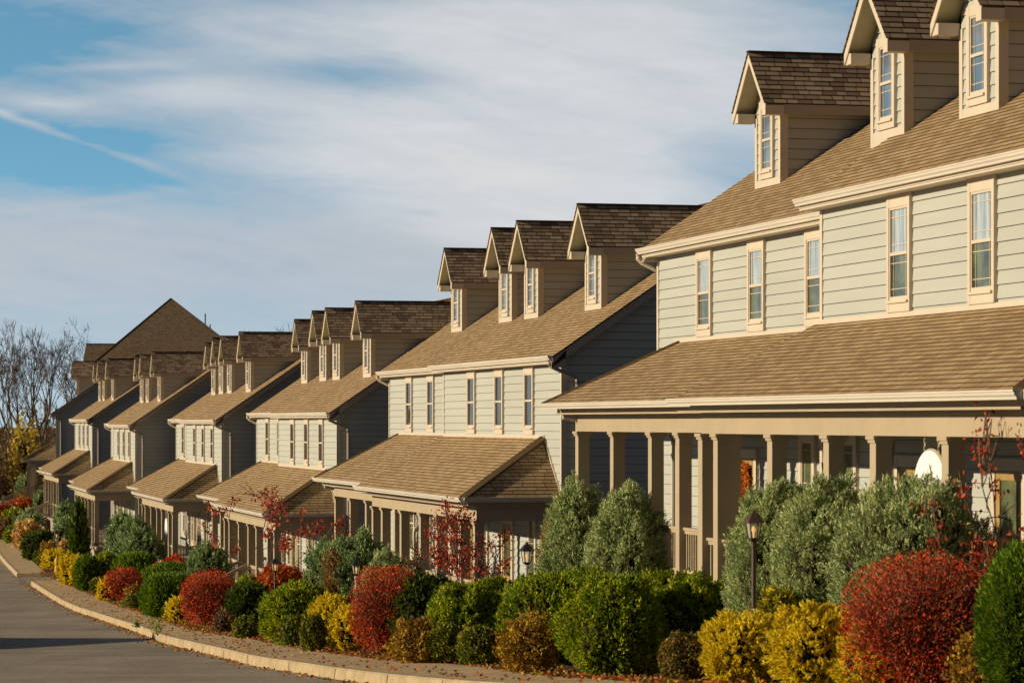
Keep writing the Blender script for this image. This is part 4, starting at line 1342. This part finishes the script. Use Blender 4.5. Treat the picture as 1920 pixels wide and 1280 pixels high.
def bare_tree(px, ytop, y, label, seed, depth=6, spread=0.42, m=None, leaf=None, leafn=0, minr=0.013, up=0.16, trunks=1, group='bare trees of the woods', r0=None, xoff=0):
    rng = np.random.default_rng(seed)
    s = FPX / y
    x = (px - CX) / s
    H = -zg(y) + 0.5 - (ytop - HY) / s
    root = empty('bare_tree', (x, y, zg(y) - 0.5))
    tag(root, label, 'tree', group)
    segs = []
    for k in range(trunks):
        d0 = unit(np.array([[rng.normal() * 0.06 * trunks, rng.normal() * 0.06 * trunks, 1.0]]))[0]
        grow(rng, np.array([k * 0.4 - (trunks - 1) * .2, 0.0, 0.0]), d0, 3.2, (r0 or 0.2) * rng.uniform(.85, 1.1), depth, segs, spread, up, minr=minr)
    zt = np.percentile(np.array([q[1][2] for q in segs]), 99.7)
    f = H / zt
    segs = [(a * f, b * f, ra_ * max(0.8, f ** 0.5), rb_ * max(0.8, f ** 0.5), dd) for a, b, ra_, rb_, dd in segs]
    tr = [q for q in segs if q[4] >= depth - 1]
    cr_ = [q for q in segs if q[4] < depth - 1]
    V, c = limb_mesh(tr, 6); np_obj('trunk', V, c, m or BARK, root)
    V, c = limb_mesh(cr_, 3)
    mats = [m or BARK]
    mi = np.zeros(len(c), dtype=np.int32)
    if leafn:
        tips = np.array([q[1] for q in cr_ if q[4] <= 1])
        idx = rng.integers(0, len(tips), leafn)
        P = tips[idx] + rng.normal(size=(leafn, 3)) * 0.18
        V2, c2 = kites(P, unit(rng.normal(size=P.shape)), 0.26 * rng.uniform(.6, 1.3, leafn), 0.15, rng)
        V = np.concatenate([V, V2]); c = np.concatenate([c, c2]); mi = np.concatenate([mi, np.ones(leafn, dtype=np.int32)])
        mats.append(leaf)
    np_obj('crown', V, c, mats, root, mi)
    return root


bare_tree(70, 598, 300, 'tallest bare tree fanning wide at the left', 11, depth=6, trunks=3, spread=.30, r0=.22, up=.2)
bare_tree(18, 632, 290, 'dense bare tree with russet twigs left of the tallest one', 12, depth=6, spread=.34, leaf=L_BROWN, leafn=260, up=.2)
bare_tree(-16, 622, 296, 'bare tree cut off by the left edge of the photo', 13, depth=6, spread=.36, up=.2)
bare_tree(44, 640, 312, 'slender bare tree just left of the tallest trunk', 14, depth=6, spread=.30, m=TWIG, up=.2)
bare_tree(98, 634, 306, 'bare tree with leaning limbs right of the tallest one', 15, depth=5, spread=.36, up=.2)
bare_tree(122, 628, 296, 'thin straight bare tree beside the last gable roof', 16, depth=5, spread=.28, up=.25)
bare_tree(140, 636, 335, 'faint bare tree touching the left side of the wing roof', 17, depth=6, spread=.36, m=TWIG, up=.2)
bare_tree(174, 604, 345, 'round headed bare tree with russet leaves rising over the wing roof', 18, depth=6, spread=.45, m=TWIG, leaf=L_BROWN, leafn=420)
bare_tree(437, 610, 345, 'bare treetop right of the steep roof', 19, depth=6, spread=.45, m=TWIG, leaf=L_BROWN, leafn=200)
bare_tree(468, 620, 350, 'smaller bare treetop farther right of the steep roof', 20, depth=6, spread=.45, m=TWIG, leaf=L_BROWN, leafn=200)
bare_tree(82, 700, 340, 'grey bare tree behind the yellow leaved tree', 23, depth=5, spread=.4, m=TWIG)
S('ytree', 14, 74, 782, 281.0, 'yellow leaved small tree glowing among bare trunks', name='small_tree', cat='tree')

# the thicket below the trees reads as one mass
rng = np.random.default_rng(5)
Vs, Cs, Ms = [], [], []
n = 7000
X = rng.uniform(-75, -20, n); Y = rng.uniform(277, 345, n)
A = np.stack([X, Y, np.full(n, -7.4)], axis=1)
hgt = rng.gamma(3.6, 1.3, n) * (0.75 + 0.35 * np.sin(X * 0.5) * np.sin(X * 0.23 + 1))
B = A + np.stack([rng.normal(size=n) * hgt * .22, rng.normal(size=n) * hgt * .22, hgt], axis=1)
V, c = ribbons(A, B, 0.13, 0.05, rng); Vs.append(V); Cs.append(c); Ms.append(np.zeros(n))
for _ in range(4):
    t = rng.uniform(.25, .95, (n, 1))
    P = A + (B - A) * t
    E = P + unit(rng.normal(size=(n, 3)) + [0, 0, 0.8]) * rng.uniform(.5, 1.8, (n, 1))
    V, c = ribbons(P, E, 0.07, 0.03, rng); Vs.append(V); Cs.append(c); Ms.append(np.zeros(n))
    V, c = kites(E, unit(rng.normal(size=(n, 3))), 0.42, 0.25, rng); Vs.append(V); Cs.append(c); Ms.append(np.where(rng.uniform(size=n) < 0.8, 1, np.where(rng.uniform(size=n) < .5, 2, 3)))
th = np_obj('thicket', np.concatenate(Vs), np.concatenate(Cs), [TWIG, L_BROWN, L_ORG, L_BOX], None, np.concatenate(Ms))
tag(th, 'brown leafless thicket filling the ground under the bare trees', 'undergrowth', kind='stuff')

# distant pale sheds glimpsed through the trunks
fb = empty('far_house', (-49.5, 362, -7.5))
mb = MB(); mb.box(-3.6, 3.6, 0, 6, 0, 8.0); mb.build('wall', TRIM, fb)
mb = MB()
mb.face([(-4.0, -0.4, 7.8), (4.0, -0.4, 7.8), (4.0, 3, 9.4), (-4.0, 3, 9.4)]); mb.face([(-4.0, 6.4, 7.8), (4.0, 6.4, 7.8), (4.0, 3, 9.4), (-4.0, 3, 9.4)])
mb.build('roof', SHING_F, fb)
tag(fb, 'pale far house glimpsed between bare trunks beyond the yellow leaved tree', 'house')


def dogwood(px, ytop, y, label, seed, n_leaf, spread=0.5, depth=4, wid=1.0, lean=(0, 0), trunks=3):
    rng = np.random.default_rng(seed)
    s = FPX / y
    x = (px - CX) / s
    H = -zg(y) - (ytop - HY) / s
    root = empty('small_tree', (x, y, zg(y)))
    tag(root, label, 'tree', 'red leaved saplings by the porches')
    segs = []
    for k in range(trunks):
        a = 2 * math.pi * (k + .2) / trunks
        d0 = unit(np.array([[math.cos(a) * .4 + lean[0], math.sin(a) * .4 + lean[1], 1.0]]))[0]
        grow(rng, np.zeros(3), d0, 1.0, 0.026, depth, segs, spread, 0.08, kids=(2, 2), ratio=0.72, minr=0.010)
    zt = max(q[1][2] for q in segs)
    f = H / zt
    segs = [(a * f * [wid, wid, 1], b * f * [wid, wid, 1], ra_, rb_, dd) for a, b, ra_, rb_, dd in segs]
    tr = [q for q in segs if q[4] >= depth - 1]; cr_ = [q for q in segs if q[4] < depth - 1]
    V, c = limb_mesh(tr, 6); np_obj('trunk', V, c, BARK, root)
    V, c = limb_mesh(cr_, 4)
    tips = np.array([q[1] for q in cr_ if q[4] <= 1])
    tips = tips[tips[:, 2] > H * 0.22]
    cl = tips[rng.integers(0, len(tips), max(6, n_leaf // 7))]
    P = cl[rng.integers(0, len(cl), n_leaf)] + rng.normal(size=(n_leaf, 3)) * 0.085
    D = unit(rng.normal(size=P.shape) * .7 + [0, 0, -0.9])
    sc = max(1, y / 60.0)
    V2, c2 = kites(P, D, 0.085 * sc * rng.uniform(.5, 1.3, n_leaf), 0.045 * sc, rng)
    np_obj('crown', np.concatenate([V, V2]), np.concatenate([c, c2]), [BARK, L_DOG], root, np.concatenate([np.zeros(len(c)), np.ones(len(c2))]))
    return root


dogwood(862, 938, 66.0, 'small red leaved dogwood in front of the porch of the hanging lantern', 31, 1500, .55, 4, .62)
dogwood(498, 905, 95.0, 'thin spreading red dogwood with few leaves before the third porch', 38, 900, .5, 4, 1.15)
dogwood(1932, 772, 36.6, 'red leaved dogwood reaching in from the right edge of the photo', 33, 1500, .6, 4, .62, (-.1, 0))


# ------------------------------------------------------------------ lamps, hydrant, signs and other small things
def lamp(px, ytop, zb, label, post, hscale=1.0):
    y = ground_depth(zb) if zb > 400 else float(zb)
    s = FPX / y
    x = (px - CX) / s
    H = -zg(y) - (ytop - HY) / s
    root = empty('lamp_post', (x, y, zg(y)))
    tag(root, label, 'lamp post', 'lantern lamp posts in the planting bed')
    k = hscale
    hz = H - 0.46 * k
    mb = MB()
    mb.lathe([(0.055, -0.2), (0.055, 0.12), (0.036, 0.16), (0.034, hz - 0.12), (0.048, hz - 0.11), (0.048, hz - 0.05), (0.03, hz - 0.03)], 10)
    mb.build('post', post, root)
    mb = MB()
    # hexagonal lantern: base cup, corner bars, hipped cap with finial
    mb.lathe([(0.03, hz - 0.03), (0.075 * k, hz), (0.085 * k, hz + 0.025 * k), (0.06 * k, hz + 0.03 * k)], 6)
    for i in range(6):
        a = 2 * math.pi * i / 6
        p0 = (0.080 * k * math.cos(a), 0.080 * k * math.sin(a), hz + 0.02 * k); p1 = (0.118 * k * math.cos(a), 0.118 * k * math.sin(a), hz + 0.25 * k)
        mb.beam(p0, p1, 0.014 * k, 0.014 * k)
    mb.lathe([(0.10 * k, hz + 0.245 * k), (0.165 * k, hz + 0.25 * k), (0.15 * k, hz + 0.275 * k), (0.06 * k, hz + 0.385 * k), (0.035 * k, hz + 0.39 * k), (0.03 * k, hz + 0.42 * k), (0.012 * k, hz + 0.43 * k), (0.006 * k, hz + 0.46 * k)], 6)
    mb.build('lantern', RUST if post is RUST else METAL, root)
    mb = MB()
    rings = [[(r * k * math.cos(2 * math.pi * i / 6), r * k * math.sin(2 * math.pi * i / 6), hz + z * k) for i in range(6)] for r, z in ((0.074, 0.03), (0.110, 0.245))]
    for i in range(6):
        mb.face([rings[0][i], rings[0][(i + 1) % 6], rings[1][(i + 1) % 6], rings[1][i]])
    mb.build('lantern_glass', LGLASS, root)
    mb = MB()
    mb.lathe([(0.012, hz + 0.03 * k), (0.014, hz + 0.10 * k), (0.028, hz + 0.13 * k), (0.03, hz + 0.16 * k), (0.012, hz + 0.20 * k)], 8)
    mb.build('bulb', BULB, root, smooth=True)
    return root


LGLASS = bpy.data.materials.new('lantern_glass')
LGLASS.use_nodes = True
T = NT(LGLASS.node_tree)
b = T.n['Principled BSDF']
b.inputs['Base Color'].default_value = (0.75, 0.72, 0.62, 1)
b.inputs['Roughness'].default_value = 0.08
tr = T.node('ShaderNodeBsdfTransparent')
mx = T.node('ShaderNodeMixShader'); mx.inputs[0].default_value = 0.62
T.l.new(b.outputs[0], mx.inputs[1]); T.l.new(tr.outputs[0], mx.inputs[2])
T.l.new(mx.outputs[0], T.n['Material Output'].inputs[0])
BULB = bpy.data.materials.new('lit_bulb')
BULB.use_nodes = True
b = BULB.node_tree.nodes['Principled BSDF']
b.inputs['Base Color'].default_value = (1, .7, .3, 1)
b.inputs['Emission Color'].default_value = (1, .55, .16, 1)
b.inputs['Emission Strength'].default_value = 0.9

lamp(1413, 952, 42.6, 'brown lantern post before the tall bluish juniper', RUST, .98)
lamp(988, 1013, 60.0, 'black lantern on a pale post below the tall junipers', WHITEP)
lamp(668, 1044, 78.0, 'black lantern with amber glass beside the tall crimson bush', WHITEP)
lamp(516, 1043, 92.0, 'thin black lantern post above the plump yew ball', METAL)
lamp(378, 1043, 112.0, 'black lantern post in front of the squat juniper', METAL)
lamp(301, 1038, 124.0, 'lantern post beside the low scarlet hedge', METAL)
lamp(226, 1022, 139.0, 'lantern post in front of the three stacked junipers', METAL)
lamp(179, 1014, 146.0, 'lantern post right of the columnar arborvitae', METAL)
lamp(106, 992, 158.0, 'pale lantern post left of the columnar arborvitae', WHITEP)
lamp(81, 978, 170.0, 'dark lantern post behind the peach hydrangea', METAL)
lamp(27, 942, 198.0, 'last lantern post standing in the low green mound', METAL)

# hydrant
hx, hy = gpt(107, 1072.5)
hr = empty('fire_hydrant', (hx, hy, zg(hy)))
mb = MB()
mb.lathe([(0.17, -0.05), (0.17, 0.06), (0.125, 0.07), (0.115, 0.52), (0.15, 0.53), (0.15, 0.58), (0.13, 0.60)], 14)
mb.build('barrel', HYD, hr)
mb = MB(); mb.lathe([(0.135, 0.60), (0.12, 0.68), (0.075, 0.74), (0.035, 0.76), (0.035, 0.82), (0.0, 0.82)], 14); mb.build('bonnet', HYD, hr)
for a in (0, math.pi, -math.pi / 2):
    mb = MB(); mb.tube([(0.09 * math.cos(a), 0.09 * math.sin(a), 0.42), (0.20 * math.cos(a), 0.20 * math.sin(a), 0.42)], [0.06, 0.06], 10)
    mb.tube([(0.20 * math.cos(a), 0.20 * math.sin(a), 0.42), (0.235 * math.cos(a), 0.235 * math.sin(a), 0.42)], [0.045, 0.045], 5)
    mb.build('hose_cap', HYD, hr)
tag(hr, 'yellow fire hydrant in front of the golden mound', 'fire hydrant')
# concrete wheel stop by the hydrant
wx, wy = gpt(100, 1078)
ws = MB()
ws.extrude([(-0.85, -0.09, 0), (-0.85, 0.09, 0), (-0.85, 0.06, 0.15), (-0.85, -0.06, 0.15)], (0, 0, 0), (1.7, 0, 0))
wo = ws.build('wheel_stop', CURBM)
wo.location = (wx + 0.3, wy, zg(wy) - 0.06)
wo.rotation_euler = (0, 0, R(8))
tag(wo, 'low pale concrete wheel stop at the foot of the yellow hydrant', 'wheel stop')


PG_OF = [4.16] + [3.93] * 6


def oval_sign(hi, u, v, zc, rw, rh, label, name='hanging_sign', depth=0.07):
    """oval board hung on two chains from the porch beam, seen broadside to the porch end"""
    base = hpt(hi, u, v, zc)
    th = HOUSES[hi][2]
    root = empty(name, base, R(th))
    tag(root, label, 'sign')
    mb = MB()
    n = 40
    ring = [(0, rw * math.cos(2 * math.pi * i / n), rh * math.sin(2 * math.pi * i / n)) for i in range(n)]
    mb.extrude([(-depth / 2, y_, z_) for _, y_, z_ in ring], (0, 0, 0), (depth, 0, 0))
    mb.build('board', SIGNW, root)
    mb = MB()
    rim = [(0, (rw + .004) * math.cos(2 * math.pi * i / n), (rh + .004) * math.sin(2 * math.pi * i / n)) for i in range(n + 1)]
    mb.tube(rim, depth * 0.42, 6, cap=False)
    mb.build('rim', POST, root)
    for d in (-0.45, 0.45):
        mb = MB()
        zt = PG_OF[hi] - 0.59 - zc
        z0_ = rh * math.sqrt(1 - d * d)
        zz = z0_ - 0.01
        k = 0
        while zz < zt - 0.02:
            c_ = (0, rw * d, zz + 0.03)
            pts = []
            for i in range(9):
                a = 2 * math.pi * i / 8
                pts.append((c_[0] + (0.014 * math.cos(a) if k % 2 else 0), c_[1] + (0 if k % 2 else 0.014 * math.cos(a)), c_[2] + 0.032 * math.sin(a)))
            mb.tube(pts, 0.006, 5, cap=False)
            zz += 0.052; k += 1
        mb.build('chain', GUTTER, root)
    return root


oval_sign(0, 23.38, -3.05, 2.93, 0.56, 0.46, 'white blank round sign hanging on chains from the nearest porch beam')
oval_sign(3, 23.2, -3.05, 2.55, 0.52, 0.42, 'small white oval plaque hanging on the porch before the three stacked junipers', depth=.05)


def lantern_sign():
    base = hpt(1, 19.6, -3.05, 2.72)
    root = empty('hanging_lantern', base, R(HOUSES[1][2] - 90.0))
    tag(root, 'pale pierced lantern shaped sign hanging from the second porch beam', 'sign')
    mb = MB()
    n = 28
    ring = []
    for i in range(n + 1):
        a = 2 * math.pi * i / n
        ring.append((0, 0.17 * math.copysign(abs(math.cos(a)) ** .7, math.cos(a)), 0.30 * math.copysign(abs(math.sin(a)) ** .8, math.sin(a)) - 0.03))
    mb.tube(ring, 0.045, 6, cap=False)
    mb.box(-0.025, 0.025, -0.15, 0.15, 0.12, 0.24)
    mb.build('frame', TRIM, root)
    mb = MB()
    mb.tube([(0, 0, -0.16), (0, 0, 0.02)], [0.05, 0.03], 8); mb.box(-0.02, 0.02, -0.10, 0.10, -0.21, -0.16)
    mb.build('candle', TRIM, root)
    for d in (-.08, .08):
        mb = MB(); mb.tube([(0, d, 0.22), (0, d, PG_OF[1] - 0.59 - 2.72)], 0.008, 5); mb.build('cord', GUTTER, root)


lantern_sign()

# autumn wreath on the nearest door
wr = empty('wreath', hpt(0, 6.2, -0.12, 2.62), R(HOUSES[0][2] - 90.0))
rng = np.random.default_rng(77)
n = 1400
a = rng.uniform(0, 2 * math.pi, n)
P = np.stack([np.cos(a) * 0.24, np.full(n, -0.02), np.sin(a) * 0.27], axis=1) + rng.normal(size=(n, 3)) * [0.06, 0.03, 0.06]
L_WR = leaf_mat('orange_wreath_leaves', [(0.0, (0.40, 0.09, 0.02)), (0.5, (0.70, 0.22, 0.03)), (1.0, (0.80, 0.38, 0.12))], patch=0.1)
V, c = kites(P, unit(rng.normal(size=P.shape) + [0, -.5, 0]), 0.085, 0.05, rng)
np_obj('leaves', V, c, L_WR, wr)
mb = MB(); mb.tube([(0.24 * math.cos(t), -0.0, 0.27 * math.sin(t)) for t in np.linspace(0, 2 * math.pi, 25)], 0.03, 6, cap=False); mb.build('hoop', TWIG, wr)
tag(wr, 'orange autumn leaf wreath on a glazed door of the nearest porch', 'wreath')

# weeds in the kerb joints
L_WEED = leaf_mat('weed_leaves', [(0.0, (0.10, 0.16, 0.02)), (0.5, (0.24, 0.30, 0.04)), (1.0, (0.40, 0.42, 0.06))], patch=0.1)
for px, py, h, lab in ((295, 1191, .42, 'tall yellow green weed growing from the kink in the curb'), (232, 1140, .30, 'bright green weed clump beside the small crimson bush'), (256, 1176, .16, 'tiny weed sprouting in the curb left of the tall weed')):
    wx, wy = gpt(px, py)
    rng = np.random.default_rng(px)
    root = empty('weed', (wx, wy, zg(wy)))
    n = 90
    P = rng.normal(size=(n, 3)) * [h * .2, h * .2, 0] + np.stack([np.zeros(n), np.zeros(n), rng.uniform(0.02, h, n)], axis=1)
    V, c = kites(P, unit(rng.normal(size=P.shape) + [0, 0, .6]), 0.085, 0.04, rng)
    np_obj('leaves', V, c, L_WEED, root)
    V, c = ribbons(np.zeros((8, 3)), rng.normal(size=(8, 3)) * [h * .3, h * .3, 0] + [0, 0, h * .9], .02, .01, rng)
    np_obj('stems', V, c, L_WEED, root)
    tag(root, lab, 'weed')

# leaf litter on the bed, sidewalk edge and gutter line
rng = np.random.default_rng(9)
n = 15000
Y = rng.uniform(36, 150, n) ** 1.0
side = rng.uniform(size=n)
X = np.array([IN(y) + abs(rng.normal()) * 0.9 - 0.12 if s_ < 0.82 else OUT(y) - abs(rng.normal()) * 0.22 if s_ < .94 else OUT(y) + rng.uniform(0.1, 1.4) for y, s_ in zip(Y, side)])
Z = np.array([zg(y) + (0.035 if s_ < .82 else -0.19 if s_ < .94 else 0.03) for y, s_ in zip(Y, side)])
P = np.stack([X, Y, Z], axis=1)
V, c = kites(P, unit(rng.normal(size=P.shape) * [1, 1, .35]), 0.075, 0.045, rng)
lt = np_obj('leaf_litter', V, c, [L_ORG, L_REDB, L_BROWN], None, rng.integers(0, 3, n))
tag(lt, 'fallen orange and brown leaves scattered along bed and curb', 'leaf litter', kind='stuff')

# added shadow caster, unseen beyond the frame: a made-up building shading the asphalt
ga = empty('shadow_caster', (-30.0, 74.5, zg(75) - 0.24), R(-8))
mb = MB(); mb.box(-3.2, 3.2, -4.6, 4.6, 0, 3.9); mb.build('wall', SIDING, ga)  # body of the added shadow caster
mb = MB(); mb.box(-3.5, 3.5, -4.9, 4.9, 3.902, 4.2); mb.build('roof', SHING_F, ga)  # top slab of the added shadow caster
mb = MB(); mb.box(3.202, 3.26, -3.4, -0.4, 0, 2.4); mb.build('caster_door', TRIM, ga)
mb = MB(); mb.box(3.202, 3.26, 0.4, 3.4, 0, 2.4); mb.build('caster_door', TRIM, ga)
tag(ga, 'added unseen building that casts the shadow band on the road', 'shadow_caster')
